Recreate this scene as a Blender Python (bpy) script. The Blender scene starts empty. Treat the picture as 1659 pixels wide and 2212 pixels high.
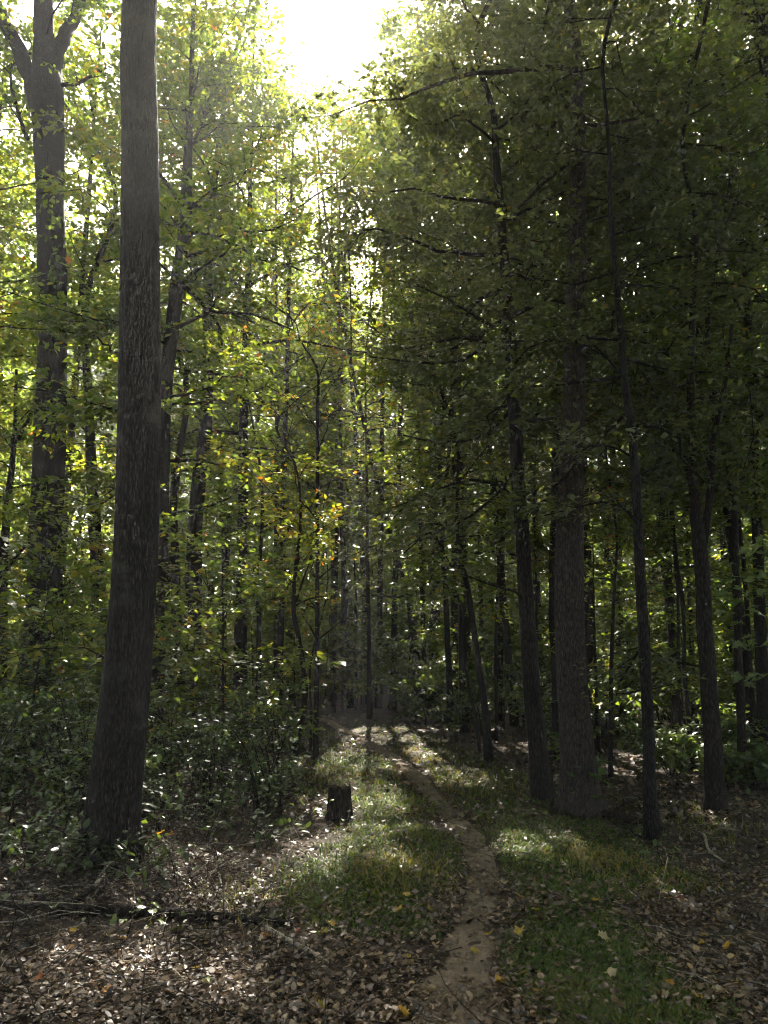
import bpy, math, random
import numpy as np

# ------------------------------------------------------------------ camera, sky, sun, exposure
scene = bpy.context.scene
COL = scene.collection
PW, PH = 1659.0, 2212.0                 # pixel frame in which the photograph was measured
FPX = 1534.0                            # focal length in those pixels
CAM_H, PITCH = 1.6, math.radians(12.0)

cam_data = bpy.data.cameras.new("camera")
cam_data.sensor_fit = 'VERTICAL'
cam_data.sensor_height = 34.6
cam_data.lens = 34.6 * FPX / PH
cam_data.clip_start, cam_data.clip_end = 0.05, 3000
cam = bpy.data.objects.new("camera", cam_data)
cam.location = (0, 0, CAM_H)
cam.rotation_euler = (math.pi / 2 + PITCH, 0, 0)
COL.objects.link(cam)
scene.camera = cam

SUN_EL, SUN_AZ = math.radians(44.5), math.radians(-1.8)      # azimuth from +Y towards +X
SUN = np.array([math.sin(SUN_AZ) * math.cos(SUN_EL), math.cos(SUN_AZ) * math.cos(SUN_EL), math.sin(SUN_EL)])

world = bpy.data.worlds.new("World")
scene.world = world
world.use_nodes = True
wn = world.node_tree
bg = wn.nodes['Background']
sky = wn.nodes.new('ShaderNodeTexSky')
sky.sky_type = 'NISHITA'
sky.sun_disc = False
sky.sun_elevation = SUN_EL
sky.sun_rotation = SUN_AZ
sky.air_density, sky.dust_density, sky.ozone_density = 0.8, 5.0, 0.3
wn.links.new(sky.outputs[0], bg.inputs[0])
bg.inputs[1].default_value = 0.09

sun_data = bpy.data.lights.new("sun", 'SUN')
sun_data.energy = 5.0
sun_data.angle = math.radians(0.55)
sun_data.color = (1.0, 0.93, 0.80)
sun_ob = bpy.data.objects.new("sun", sun_data)
COL.objects.link(sun_ob)
sun_ob.rotation_euler = (math.pi / 2 - SUN_EL, 0, math.pi - SUN_AZ)
sun_ob.location = (0, 20, 40)

vs = scene.view_settings
vs.view_transform = 'Standard'
vs.look = 'None'
vs.gamma = 1.0
vs.use_curve_mapping = False
vs.exposure = 3.15
cy = scene.cycles
cy.max_bounces = 4
cy.diffuse_bounces = 2
cy.glossy_bounces = 1
cy.transmission_bounces = 3
cy.volume_bounces = 0
cy.sample_clamp_direct = 1.2            # the exposure shows 0.11 as white
cy.sample_clamp_indirect = 0.6
cy.use_denoising = True
cy.filter_width = 1.1
cy.use_adaptive_sampling = True
cy.adaptive_threshold = 0.035

# ------------------------------------------------------------------ measuring helpers
CP, SP = math.cos(PITCH), math.sin(PITCH)


def ray(px, py):
    a, b = (px - PW / 2) / FPX, (PH / 2 - py) / FPX
    return np.array([a, CP - b * SP, SP + b * CP])


def ground_at(px, py):
    """where the line of sight meets the flat ground"""
    d = ray(px, py)
    t = CAM_H / -d[2]
    return np.array([d[0] * t, d[1] * t])


def at(px, py, Y):
    d = ray(px, py)
    t = Y / d[1]
    return np.array([d[0] * t, Y, CAM_H + d[2] * t])


def depth(p):
    return p[1] * CP + (p[2] - CAM_H) * SP


def metres(w, p):
    return w * depth(p) / FPX


# ------------------------------------------------------------------ ground shape
PATH_PX = [(985, 2330, 125), (983, 2212, 108), (1000, 2120, 75), (1022, 2000, 36), (1046, 1930, 21), (1042, 1860, 12), (1022, 1810, 13),
           (985, 1765, 16), (935, 1710, 11), (880, 1655, 8), (815, 1612, 8), (745, 1578, 6), (700, 1556, 6), (640, 1541, 6)]
_pp = np.array([ground_at(a, b) for a, b, c in PATH_PX])
_pw = np.array([c / FPX * math.hypot(*ground_at(a, b)) for a, b, c in PATH_PX])
_pp = np.vstack([[_pp[0][0] - .35, -4.0], [_pp[0][0] - .1, 1.0], _pp])
_pw = np.concatenate([[.3, .3], np.maximum(_pw, .13)])


def resample(pts, n):
    pts = np.asarray(pts, float)
    if len(pts) == 2:
        return pts[0] + np.linspace(0, 1, n)[:, None] * (pts[1] - pts[0])
    P = np.vstack([2 * pts[0] - pts[1], pts, 2 * pts[-1] - pts[-2]])
    t = np.linspace(0, len(pts) - 1 - 1e-6, n)
    i = t.astype(int)
    f = (t - i)[:, None]
    a, b, c, d = P[i], P[i + 1], P[i + 2], P[i + 3]
    return .5 * (2 * b + (c - a) * f + (2 * a - 5 * b + 4 * c - d) * f * f + (3 * b - a - 3 * c + d) * f ** 3)


PATH = resample(np.column_stack([_pp, _pw]), 140)


def path_x(y):
    return np.interp(y, PATH[:, 1], PATH[:, 0])


def path_off(x, y):
    """signed distance from the path's centre line and the half width of its bare strip there"""
    x, y = np.atleast_1d(x), np.atleast_1d(y)
    off = np.empty(len(x)); hw = np.empty(len(x))
    tan = np.gradient(PATH[:, :2], axis=0)
    for s in range(0, len(x), 20000):
        X, Y = x[s:s + 20000, None], y[s:s + 20000, None]
        d = (X - PATH[None, :, 0]) ** 2 + (Y - PATH[None, :, 1]) ** 2
        k = d.argmin(1)
        sx, sy = X[:, 0] - PATH[k, 0], Y[:, 0] - PATH[k, 1]
        side = np.sign(sx * tan[k, 1] - sy * tan[k, 0])
        off[s:s + 20000] = side * np.sqrt(d[np.arange(len(k)), k])
        hw[s:s + 20000] = PATH[k, 2]
    return off, hw


_rg = np.random.default_rng(5)
_W = [(_rg.normal(0, 1, 2) * f, _rg.uniform(0, 6.28), a) for f, a in
      [(.12, .05), (.16, .05), (.3, .03), (.45, .025), (.8, .014), (1.1, .012), (2.3, .008), (3.1, .007), (5.2, .005), (7.5, .004)]]


def wave(x, y, seed=0, f=1.0):
    r = np.random.default_rng(seed)
    s = 0
    for k in range(7):
        a = r.uniform(0, 6.28); q = f * (0.6 + .55 * k)
        s = s + np.sin(x * math.cos(a) * q + y * math.sin(a) * q + r.uniform(0, 6.28)) / (1 + .35 * k)
    return s / 3.2


def bare(x, y):
    z = 0
    for v, p, a in _W:
        z = z + a * np.sin(v[0] * x + v[1] * y + p)
    r = np.hypot(x, y - 4)
    z = z * np.clip(1.2 - .0 * r, 0, 1)
    z = z + .0009 * np.clip(r - 20, 0, 80) ** 2 * .25
    return z


def H(x, y):
    x = np.asarray(x, float); y = np.asarray(y, float)
    sh = x.shape
    x, y = x.ravel(), y.ravel()
    off, hw = path_off(x, y)
    z = bare(x, y) - .05 * np.exp(-(off / (hw + .22)) ** 2)
    return z.reshape(sh)


def h1(x, y):
    return float(H(np.array([x]), np.array([y]))[0])


# ------------------------------------------------------------------ materials
MATS = {}


def new_mat(name):
    m = bpy.data.materials.new(name)
    m.use_nodes = True
    MATS[name] = m
    return m, m.node_tree, m.node_tree.nodes['Principled BSDF'], m.node_tree.nodes['Material Output']


def ramp(nt, stops, fac=None, interp='LINEAR'):
    r = nt.nodes.new('ShaderNodeValToRGB')
    r.color_ramp.interpolation = interp
    el = r.color_ramp.elements
    while len(el) > 1:
        el.remove(el[0])
    el[0].position = stops[0][0]; el[0].color = (*stops[0][1], 1)
    for p, c in stops[1:]:
        e = el.new(p); e.color = (*c, 1)
    if fac is not None:
        nt.links.new(fac, r.inputs[0])
    return r


def leaf_material(name, stops, rough=.45, spec=.45, trans=.5, tmul=(1.5, 1.45, .7)):
    m, nt, b, out = new_mat(name)
    at_ = nt.nodes.new('ShaderNodeAttribute'); at_.attribute_name = 'tint'
    r = ramp(nt, stops, at_.outputs['Fac'])
    no = nt.nodes.new('ShaderNodeTexNoise'); no.inputs['Scale'].default_value = 60
    tc = nt.nodes.new('ShaderNodeNewGeometry')
    nt.links.new(tc.outputs['Position'], no.inputs['Vector'])
    mx = nt.nodes.new('ShaderNodeMix'); mx.data_type = 'RGBA'; mx.blend_type = 'MULTIPLY'; mx.inputs[0].default_value = .45
    nt.links.new(r.outputs[0], mx.inputs[6])
    gr = ramp(nt, [(.3, (.55, .55, .5)), (.7, (1.3, 1.3, 1.2))], no.outputs['Fac'])
    nt.links.new(gr.outputs[0], mx.inputs[7])
    col = mx.outputs[2]
    nt.links.new(col, b.inputs['Base Color'])
    b.inputs['Roughness'].default_value = rough
    b.inputs['Specular IOR Level'].default_value = spec
    tr = nt.nodes.new('ShaderNodeBsdfTranslucent')
    t2 = nt.nodes.new('ShaderNodeMix'); t2.data_type = 'RGBA'; t2.blend_type = 'MULTIPLY'; t2.inputs[0].default_value = 1
    nt.links.new(col, t2.inputs[6]); t2.inputs[7].default_value = (*tmul, 1)
    nt.links.new(t2.outputs[2], tr.inputs[0])
    ms = nt.nodes.new('ShaderNodeMixShader'); ms.inputs[0].default_value = trans
    nt.links.new(b.outputs[0], ms.inputs[1]); nt.links.new(tr.outputs[0], ms.inputs[2])
    nt.links.new(ms.outputs[0], out.inputs[0])
    return m


GREENS = [(0, (.033, .053, .020)), (.35, (.060, .098, .028)), (.65, (.108, .145, .028)), (.85, (.19, .188, .026)), (.95, (.26, .19, .03)), (1, (.28, .11, .03))]
leaf_material('canopy_leaf', GREENS, rough=.4, trans=.55, tmul=(2.1, 2.0, .65))
SHADED_GREENS = [(0, (.046, .055, .030)), (.35, (.074, .090, .042)), (.65, (.112, .125, .042)), (.85, (.18, .17, .04)), (.95, (.26, .19, .04)), (1, (.26, .12, .04))]
leaf_material('shaded_leaf', SHADED_GREENS, rough=.45, spec=.4, trans=.42, tmul=(1.7, 1.7, .9))  # greyer, less translucent leaf for right-hand trees: shade and veil put into the colour
leaf_material('shrub_leaf', GREENS, rough=.38, spec=.6, trans=.38, tmul=(1.9, 1.8, .75))
leaf_material('litter_leaf', [(0, (.018, .011, .008)), (.25, (.06, .037, .023)), (.5, (.14, .092, .056)), (.75, (.25, .175, .11)), (.92, (.36, .28, .20)), (1, (.33, .20, .04))],
              rough=.42, spec=.6, trans=.25, tmul=(1.2, 1.0, .7))
leaf_material('grass_blade', [(0, (.03, .06, .012)), (.4, (.065, .11, .02)), (.62, (.12, .15, .03)), (.75, (.19, .16, .05)), (1, (.30, .19, .07))],
              rough=.5, spec=.35, trans=.45, tmul=(1.7, 1.6, .7))
leaf_material('autumn_leaf', [(0, (.08, .13, .02)), (.3, (.27, .25, .035)), (.55, (.40, .25, .025)), (.75, (.36, .13, .018)), (.9, (.30, .05, .03)), (1, (.42, .36, .22))],
              rough=.5, spec=.35, trans=.35, tmul=(1.3, 1.2, .6))


def bark_material(name, dark, mid, pale, scale=14, patch=.5, bump=.6):
    m, nt, b, out = new_mat(name)
    tc = nt.nodes.new('ShaderNodeTexCoord')
    mp = nt.nodes.new('ShaderNodeMapping'); mp.inputs['Scale'].default_value = (scale, scale, scale * .2)
    nt.links.new(tc.outputs['Object'], mp.inputs[0])
    n1 = nt.nodes.new('ShaderNodeTexNoise'); n1.inputs['Scale'].default_value = 2.2; n1.inputs['Detail'].default_value = 7; n1.inputs['Roughness'].default_value = .65
    nt.links.new(mp.outputs[0], n1.inputs['Vector'])
    v = nt.nodes.new('ShaderNodeTexVoronoi'); v.feature = 'DISTANCE_TO_EDGE'; v.inputs['Scale'].default_value = 1.6
    ad = nt.nodes.new('ShaderNodeVectorMath'); ad.operation = 'ADD'
    nt.links.new(mp.outputs[0], ad.inputs[0]); nt.links.new(n1.outputs['Color'], ad.inputs[1])
    nt.links.new(ad.outputs[0], v.inputs['Vector'])
    mm = nt.nodes.new('ShaderNodeMath'); mm.operation = 'MULTIPLY_ADD'
    nt.links.new(v.outputs['Distance'], mm.inputs[0]); mm.inputs[1].default_value = 1.1; nt.links.new(n1.outputs['Fac'], mm.inputs[2])
    r = ramp(nt, [(.38, dark), (.62, mid), (.95, pale)], mm.outputs[0])
    n2 = nt.nodes.new('ShaderNodeTexNoise'); n2.inputs['Scale'].default_value = 2.3; n2.inputs['Detail'].default_value = 6; n2.inputs['Roughness'].default_value = .7
    nt.links.new(tc.outputs['Object'], n2.inputs['Vector'])
    pr = ramp(nt, [(.54, (0, 0, 0)), (.68, (patch,) * 3)], n2.outputs['Fac'])
    mx = nt.nodes.new('ShaderNodeMix'); mx.data_type = 'RGBA'
    nt.links.new(pr.outputs[0], mx.inputs[0]); nt.links.new(r.outputs[0], mx.inputs[6])
    mx.inputs[7].default_value = (pale[0] * 1.15, pale[1] * 1.2, pale[2] * 1.15, 1)
    nt.links.new(mx.outputs[2], b.inputs['Base Color'])
    b.inputs['Roughness'].default_value = .9
    b.inputs['Specular IOR Level'].default_value = .12
    bp = nt.nodes.new('ShaderNodeBump'); bp.inputs['Strength'].default_value = bump; bp.inputs['Distance'].default_value = .03
    nt.links.new(mm.outputs[0], bp.inputs['Height']); nt.links.new(bp.outputs[0], b.inputs['Normal'])
    return m


bark_material('bark_grey', (.006, .005, .0045), (.019, .0155, .0145), (.06, .054, .05), 34, .9, .9)
bark_material('bark_brown', (.012, .009, .0075), (.054, .042, .036), (.105, .086, .075), 34, .25, .8)
bark_material('bark_dark', (.006, .005, .0045), (.022, .017, .0145), (.055, .046, .04), 28, .4)
bark_material('bark_pale', (.08, .065, .05), (.26, .22, .17), (.42, .37, .30), 26, .3, .4)
bark_material('rotten_wood', (.008, .006, .005), (.03, .022, .018), (.07, .05, .038), 20, .1, .8)


def earth_material(name, stops, sc=(1.2, 9, 60)):
    m, nt, b, out = new_mat(name)
    g = nt.nodes.new('ShaderNodeNewGeometry')
    ns = []
    for k, s in enumerate(sc):
        n = nt.nodes.new('ShaderNodeTexNoise'); n.inputs['Scale'].default_value = s; n.inputs['Detail'].default_value = 5
        n.inputs['Roughness'].default_value = .65
        nt.links.new(g.outputs['Position'], n.inputs['Vector']); ns.append(n)
    a = nt.nodes.new('ShaderNodeMath'); a.operation = 'ADD'
    nt.links.new(ns[0].outputs['Fac'], a.inputs[0]); nt.links.new(ns[1].outputs['Fac'], a.inputs[1])
    a2 = nt.nodes.new('ShaderNodeMath'); a2.operation = 'ADD'
    nt.links.new(a.outputs[0], a2.inputs[0]); nt.links.new(ns[2].outputs['Fac'], a2.inputs[1])
    d = nt.nodes.new('ShaderNodeMath'); d.operation = 'DIVIDE'; d.inputs[1].default_value = 3
    nt.links.new(a2.outputs[0], d.inputs[0])
    r = ramp(nt, stops, d.outputs[0])
    nt.links.new(r.outputs[0], b.inputs['Base Color'])
    b.inputs['Roughness'].default_value = .92
    b.inputs['Specular IOR Level'].default_value = .2
    bp = nt.nodes.new('ShaderNodeBump'); bp.inputs['Strength'].default_value = .7; bp.inputs['Distance'].default_value = .02
    nt.links.new(a2.outputs[0], bp.inputs['Height']); nt.links.new(bp.outputs[0], b.inputs['Normal'])


earth_material('forest_soil', [(.35, (.018, .014, .010)), (.5, (.05, .037, .026)), (.65, (.10, .076, .053))])
earth_material('bare_dirt', [(.36, (.06, .045, .032)), (.5, (.145, .11, .077)), (.64, (.27, .21, .155))], (2.5, 14, 90))

# ------------------------------------------------------------------ mesh helpers


def mesh(name, V, quads=None, tris=None, mat=None, tint=None, smooth=True):
    me = bpy.data.meshes.new(name)
    V = np.ascontiguousarray(V, np.float32)
    q = np.zeros((0, 4), np.int32) if quads is None or len(quads) == 0 else np.asarray(quads, np.int32)
    t = np.zeros((0, 3), np.int32) if tris is None or len(tris) == 0 else np.asarray(tris, np.int32)
    me.vertices.add(len(V)); me.vertices.foreach_set('co', V.ravel())
    me.loops.add(q.size + t.size)
    me.loops.foreach_set('vertex_index', np.concatenate([q.ravel(), t.ravel()]))
    nq, n_t = len(q), len(t)
    me.polygons.add(nq + n_t)
    st = np.concatenate([np.arange(nq) * 4, nq * 4 + np.arange(n_t) * 3]).astype(np.int32)
    me.polygons.foreach_set('loop_start', st)
    if smooth:
        me.polygons.foreach_set('use_smooth', np.ones(nq + n_t, bool))
    me.update(calc_edges=True)
    if tint is not None:
        a = me.attributes.new('tint', 'FLOAT', 'FACE')
        a.data.foreach_set('value', np.ascontiguousarray(tint, np.float32))
    if mat:
        me.materials.append(MATS[mat])
    return me


def link(name, me, parent=None, loc=None):
    o = bpy.data.objects.new(name, me)
    COL.objects.link(o)
    if parent is not None:
        o.parent = parent
    if loc is not None:
        o.location = loc
    return o


def tag(o, label=None, cat=None, group=None, kind=None):
    if label: o['label'] = label
    if cat: o['category'] = cat
    if group: o['group'] = group
    if kind: o['kind'] = kind
    return o


def thing(name, label, cat, loc, group=None):
    o = bpy.data.objects.new(name, None)
    COL.objects.link(o)
    o.location = loc
    o.empty_display_size = .1
    return tag(o, label, cat, group)


def tube(pts, rad, sides=6, ridges=None, caps=True):
    """a tapered limb swept along pts; ridges(theta, s) scales the radius"""
    pts = np.asarray(pts, float); n = len(pts)
    T = np.gradient(pts, axis=0); T /= np.linalg.norm(T, axis=1)[:, None] + 1e-9
    ref = np.array([0, 1.0, 0]) if abs(T[:, 1]).mean() < .7 else np.array([1.0, 0, 0])
    A = np.cross(T, ref); A /= np.linalg.norm(A, axis=1)[:, None] + 1e-9
    B = np.cross(A, T)
    th = np.arange(sides) * 2 * math.pi / sides
    R = np.asarray(rad, float)[:, None] * np.ones(sides)
    if ridges is not None:
        s = np.concatenate([[0], np.cumsum(np.linalg.norm(np.diff(pts, axis=0), axis=1))])
        R = R * ridges(th[None, :], s[:, None])
    V = pts[:, None, :] + R[:, :, None] * (np.cos(th)[None, :, None] * A[:, None, :] + np.sin(th)[None, :, None] * B[:, None, :])
    i = np.arange(n - 1)[:, None] * sides; j = np.arange(sides)[None, :]; k = (j + 1) % sides
    Q = np.stack([i + j, i + k, i + sides + k, i + sides + j], -1).reshape(-1, 4)
    if not caps:
        return V.reshape(-1, 3), Q, np.zeros((0, 3), np.int32)
    V = np.vstack([V.reshape(-1, 3), pts[-1:] + T[-1:] * rad[-1] * .5, pts[:1]])
    e = (n - 1) * sides
    tr = np.column_stack([e + np.arange(sides), e + (np.arange(sides) + 1) % sides, np.full(sides, n * sides)])
    tr2 = np.column_stack([(np.arange(sides) + 1) % sides, np.arange(sides), np.full(sides, n * sides + 1)])
    return V, Q, np.vstack([tr, tr2])


def join(parts):
    Vs, Qs, Ts, o = [], [], [], 0
    for V, Q, T in parts:
        Vs.append(V); Qs.append(Q + o); Ts.append(T + o); o += len(V)
    return np.vstack(Vs), np.vstack(Qs), np.vstack(Ts)


def unit(v):
    return v / (np.linalg.norm(v, axis=-1, keepdims=True) + 1e-9)


def leaves(P, D, N, L, Wd, fine=False, curl=0.0, cup=.18):
    """blades: base point, direction, face normal, length, width. fine: six-sided outline folded on the midrib, else a kite"""
    P, D, N = np.asarray(P), unit(np.asarray(D)), np.asarray(N)
    S = unit(np.cross(N, D)); N = np.cross(D, S)
    L = np.asarray(L)[:, None]; Wd = np.asarray(Wd)[:, None]
    n = len(P)
    up = N * Wd * cup
    c = N * L * np.asarray(curl).reshape(-1, 1)
    if fine:
        V = np.stack([P, P + D * L * .28 + S * Wd * .46 + up + c * .3, P + D * L * .68 + S * Wd * .40 + up + c * .6, P + D * L + c * .2,
                      P + D * L * .68 - S * Wd * .40 + up + c * .6, P + D * L * .28 - S * Wd * .46 + up + c * .3], 1).reshape(-1, 3)
        i = np.arange(n)[:, None] * 6
        Q = np.vstack([i + np.array([0, 1, 2, 3]), i + np.array([0, 3, 4, 5])])
    else:
        V = np.stack([P, P + D * L * .42 + S * Wd * .5 + up, P + D * L + c, P + D * L * .42 - S * Wd * .5 + up], 1).reshape(-1, 3)
        Q = np.arange(n)[:, None] * 4 + np.arange(4)
    return V, Q


# ------------------------------------------------------------------ openings in the canopy that let the sun down
SU = unit(np.cross(SUN, [0, 0, 1.0])); SV = np.cross(SU, SUN)
OPEN = []


def open_ground(x0, x1, y0, y1, k=1.25):
    a, b = ground_at((x0 + x1) / 2, y1), ground_at((x0 + x1) / 2, y0)
    c = (a + b) / 2
    wx = metres(x1 - x0, np.array([c[0], c[1], 0])) / 2
    OPEN.append((np.array([c[0], c[1], 0.0]), .35, wx * k, abs(b[1] - a[1]) / 2 * SUN[2] * k))


for q in [(700, 800, 1600, 1672, 1.5), (730, 870, 1690, 1765, 1.5), (690, 770, 1640, 1700), (640, 745, 1830, 1960), (790, 900, 1845, 1905),
          (1090, 1330, 1785, 1862, 1.45), (1360, 1510, 1870, 1960), (1030, 1085, 1908, 1940), (400, 620, 1880, 1990), (340, 520, 1850, 1940),
          (90, 330, 2050, 2150, 1.4), (280, 560, 2070, 2190, 1.1), (60, 200, 2150, 2230), (1230, 1330, 1995, 2025), (1420, 1560, 1740, 1800), (930, 1010, 1760, 1800), (600, 720, 2005, 2040), (740, 900, 1570, 1592), (860, 980, 1605, 1650), (940, 1060, 1650, 1700)]:
    open_ground(*q)


def open_air(px, py, Y, ru, rv):
    """foliage at this point stands in the sun"""
    OPEN.append((at(px, py, Y), .9, ru, rv))


for q in [(690, 1120, 11.5, 1.3, 1.5), (570, 1010, 14, 1.5, 1.0), (770, 1150, 17, 1.5, 1.0), (830, 1260, 20, 1.6, .8), (600, 720, 15, 1.5, .9), (190, 1000, 18, 1.4, .8), (40, 900, 16, 1.0, .7), (330, 1250, 20, 1.4, .7), (640, 950, 13, 1.3, 1.3), (560, 520, 13, 1.4, .8), (650, 650, 16, 1.3, 1.0), (760, 800, 18, 1.3, 1.1), (900, 1300, 22, 1.5, 1.0),
          (1020, 1170, 12, .7, .5), (150, 1250, 22, 2.4, 1.2), (200, 720, 15, 1.0, .8), (60, 480, 14, .8, .8), (1110, 1450, 16, 1.0, .7), (440, 950, 15, .9, .6),
          (1480, 690, 15, 1.0, .6), (930, 860, 17, .6, .5), (1560, 880, 16, .8, .6), (1330, 1500, 14, 1.2, .5), (1500, 1500, 14, 1.0, .5), (340, 1660, 7.2, .4, .3), (800, 1000, 19, 1.4, 1.2),
          (1300, 1230, 14, 1.2, .5), (1450, 1280, 16, 1.2, .5), (1110, 1230, 18, 1.3, .6), (1270, 1480, 13, 1.0, .5), (1600, 1250, 18, 1.3, .6), (1420, 1000, 16, 1.0, .5), (1000, 1000, 18, 1.0, .6), (980, 1420, 20, 1.5, .5),
          (1180, 950, 15, .8, .5), (60, 1280, 17, 1.2, .6), (480, 780, 15, 1.0, .6), (520, 1130, 16, 1.2, .6), (1640, 1000, 15, 1.0, .6), (1540, 1560, 13, 1.0, .4), (300, 900, 17, 1.2, .6), (430, 640, 13.5, .7, .4)]:
    open_air(*q)
SUNGAP = (np.array([0.0, 0.0, CAM_H]), .045, .047)       # the big hole over the trail, straight towards the sun


def thin(P):
    """which leaves stay: gaps in the canopy are cleared along the sun's direction"""
    keep = np.ones(len(P), bool)
    rag = .28 * np.sin(P[:, 0] * 5.1 + P[:, 2] * 3.7) + .22 * np.sin(P[:, 1] * 4.3 - P[:, 0] * 7.9 + 1) + .15 * np.sin(P[:, 2] * 11 + P[:, 1] * 9)
    spare = np.sin(P[:, 0] * 91.7 + P[:, 1] * 57.3 + P[:, 2] * 73.1) > .985          # a leaf here and there hangs on in the gaps
    for P0, t0, ru, rv in OPEN:
        r = P - P0
        t = r @ SUN
        q = (r @ SU / ru) ** 2 + (r @ SV / rv) ** 2
        keep &= ~((t > t0) & (q < 1 + rag)) | spare
    P0, ru, rv = SUNGAP
    r = P - P0
    t = r @ SUN
    q = ((r @ SU + .041 * t) / (ru * t + .2)) ** 2 + ((r @ SV - .032 * t) / (rv * t + .2)) ** 2
    keep &= ~((t > 1) & (q < 1 + rag))
    return keep


def in_sun_gap(P):
    P0, ru, rv = SUNGAP
    r = np.asarray(P) - P0
    t = r @ SUN
    return bool(((t > 1) & (((r @ SU + .041 * t) / (ru * t * .8)) ** 2 + ((r @ SV - .032 * t) / (rv * t * .75)) ** 2 < 1)).any())


# ------------------------------------------------------------------ trees
TRUNKS = []          # footprints, to keep other plants apart


class Crown:
    def __init__(self, rng, step=.35):
        self.rng, self.step = rng, step
        self.limbs, self.twigs = [], []
        self.P, self.D, self.wt = [], [], []

    def limb(self, pts, r0, r1, sub=1.0, leafy_from=.2, droop=0.0, spread=.22):
        """a branch with side twigs and the sprays of leaves they carry"""
        rng = self.rng
        pts = np.asarray(pts, float)
        L = np.linalg.norm(np.diff(pts, axis=0), axis=1).sum()
        n = max(5, int(L / self.step))
        P = resample(pts, n)
        P[1:] += rng.normal(0, .018 * min(L, 3), (n - 1, 3)) * np.linspace(.3, 1, n - 1)[:, None]
        self.limbs.append((P, np.linspace(r0, r1, n)))
        T = np.gradient(P, axis=0); T = unit(T)
        m = max(3, int(L * (1 - leafy_from) / .33 * sub))
        for k in range(m):
            f = leafy_from + (1 - leafy_from) * (k + rng.uniform(.1, .9)) / m
            i = min(n - 2, int(f * (n - 1)))
            p = P[i]; t = T[i]
            side = np.cross(t, [0, 0, 1.0]); side = side / (np.linalg.norm(side) + 1e-6) * (1 if k % 2 else -1)
            d = unit(t * rng.uniform(.5, 1.1) + side * rng.uniform(.6, 1.2) + np.array([0, 0, rng.normal(.12 - droop, .22)]))
            l = rng.uniform(.45, .9) * (.35 + .42 * L * (1.15 - f) * .6 + .15)
            l = min(l, 1.7)
            mid = p + d * l * .5 + np.array([0, 0, rng.normal(.02, .05)])
            end = p + d * l + np.array([0, 0, rng.normal(-.04 - droop * .3, .08)])
            self.twigs.append((np.array([p, mid, end]), np.array([max(.0055, r1 * 1.2), .005, .0025])))
            self.P.append(np.array([p, mid, end])); self.wt.append(l); self.D.append(d)

    def foliage(self, count, size, asp=.55, tint=(.45, .14), fine=False, spread=.2, flat=.35, tilt=.38):
        flat = min(flat, .26) if size < .2 else flat; spread *= .88
        count, size = count * .9, size * 1.05
        rng = self.rng
        if not self.P:
            return None
        A = np.array(self.P); wt = np.array(self.wt); D = np.array(self.D)
        tuft = 4                                      # leaves stand together in small tufts on the twigs
        k = rng.choice(len(A), int(count / tuft), p=wt / wt.sum())
        f = .12 + .98 * rng.random(len(k))[:, None] ** .75
        P = np.where(f < .5, A[k, 0] + (A[k, 1] - A[k, 0]) * f * 2, A[k, 1] + (A[k, 2] - A[k, 1]) * (f * 2 - 1))
        sd = unit(np.cross(D[k], [0, 0, 1.0]))
        o = rng.normal(0, 1, len(k))[:, None]
        P = P + sd * o * spread + D[k] * rng.normal(0, spread * .6, (len(k), 1)) + np.array([0, 0, 1.0]) * rng.normal(-.02, spread * flat, (len(k), 1))
        P = np.repeat(P, tuft, 0) + rng.normal(0, .03 + size * .22, (len(P) * tuft, 3)) * [1, 1, .6]
        k, o, sd = np.repeat(k, tuft), np.repeat(o, tuft, 0), np.repeat(sd, tuft, 0)
        keep = thin(P)
        # leaves the photograph cannot show: fewer and larger, they only close the roof
        fw = P[:, 1] * CP + (P[:, 2] - CAM_H) * SP
        uu = np.abs(P[:, 0] / np.maximum(fw, .1)); vv = np.abs((-P[:, 1] * SP + (P[:, 2] - CAM_H) * CP) / np.maximum(fw, .1))
        unseen = (fw < .5) | (uu > .541 + .14) | (vv > .721 + .14)
        keep &= ~unseen | (rng.random(len(P)) < .25)
        P, k, o, sd, unseen = P[keep], k[keep], o[keep], sd[keep], unseen[keep]
        n = len(P)
        dd = unit(D[k] * .8 + sd * np.sign(o) * rng.uniform(.0, 1.0, (n, 1)) + rng.normal(0, .65, (n, 3)) * [1, 1, .5] + np.array([0, 0, -.25]))
        N = unit(np.array([0, 0, 1.0]) + rng.normal(0, tilt, (n, 3)))
        L = size * rng.uniform(.65, 1.25, n) * np.where(unseen, 2.0, 1.0)
        V, Q = leaves(P, dd, N, L, L * asp * rng.uniform(.85, 1.15, n), fine, cup=.16)
        # colour varies by branch and by leaf
        bt = rng.normal(0, .09, len(A))
        tt = np.clip(tint[0] + bt[k] + rng.normal(0, tint[1], n), 0, 1)
        odd = rng.random(n) < .006
        tt[odd] = rng.uniform(.88, 1, odd.sum())
        if fine:
            tt = np.concatenate([tt, tt])
        return V, Q, tt


def trunk_ridges(rng, depth_=.05, n=17):
    ph = rng.uniform(0, 6.28, 8)
    ks = rng.integers(3, n, 8)
    fz = rng.uniform(.6, 3.5, 8)

    def f(th, s):
        r = 1 + .035 * np.sin(2 * th + ph[0] + s * .4) + .03 * np.sin(th + ph[1] + s * 1.1)
        for i in range(8):
            r = r + depth_ / 4 * np.sin(ks[i] * th + ph[i] + 1.2 * np.sin(s * fz[i] + ph[-i - 1]))
        return r
    return f


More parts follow.
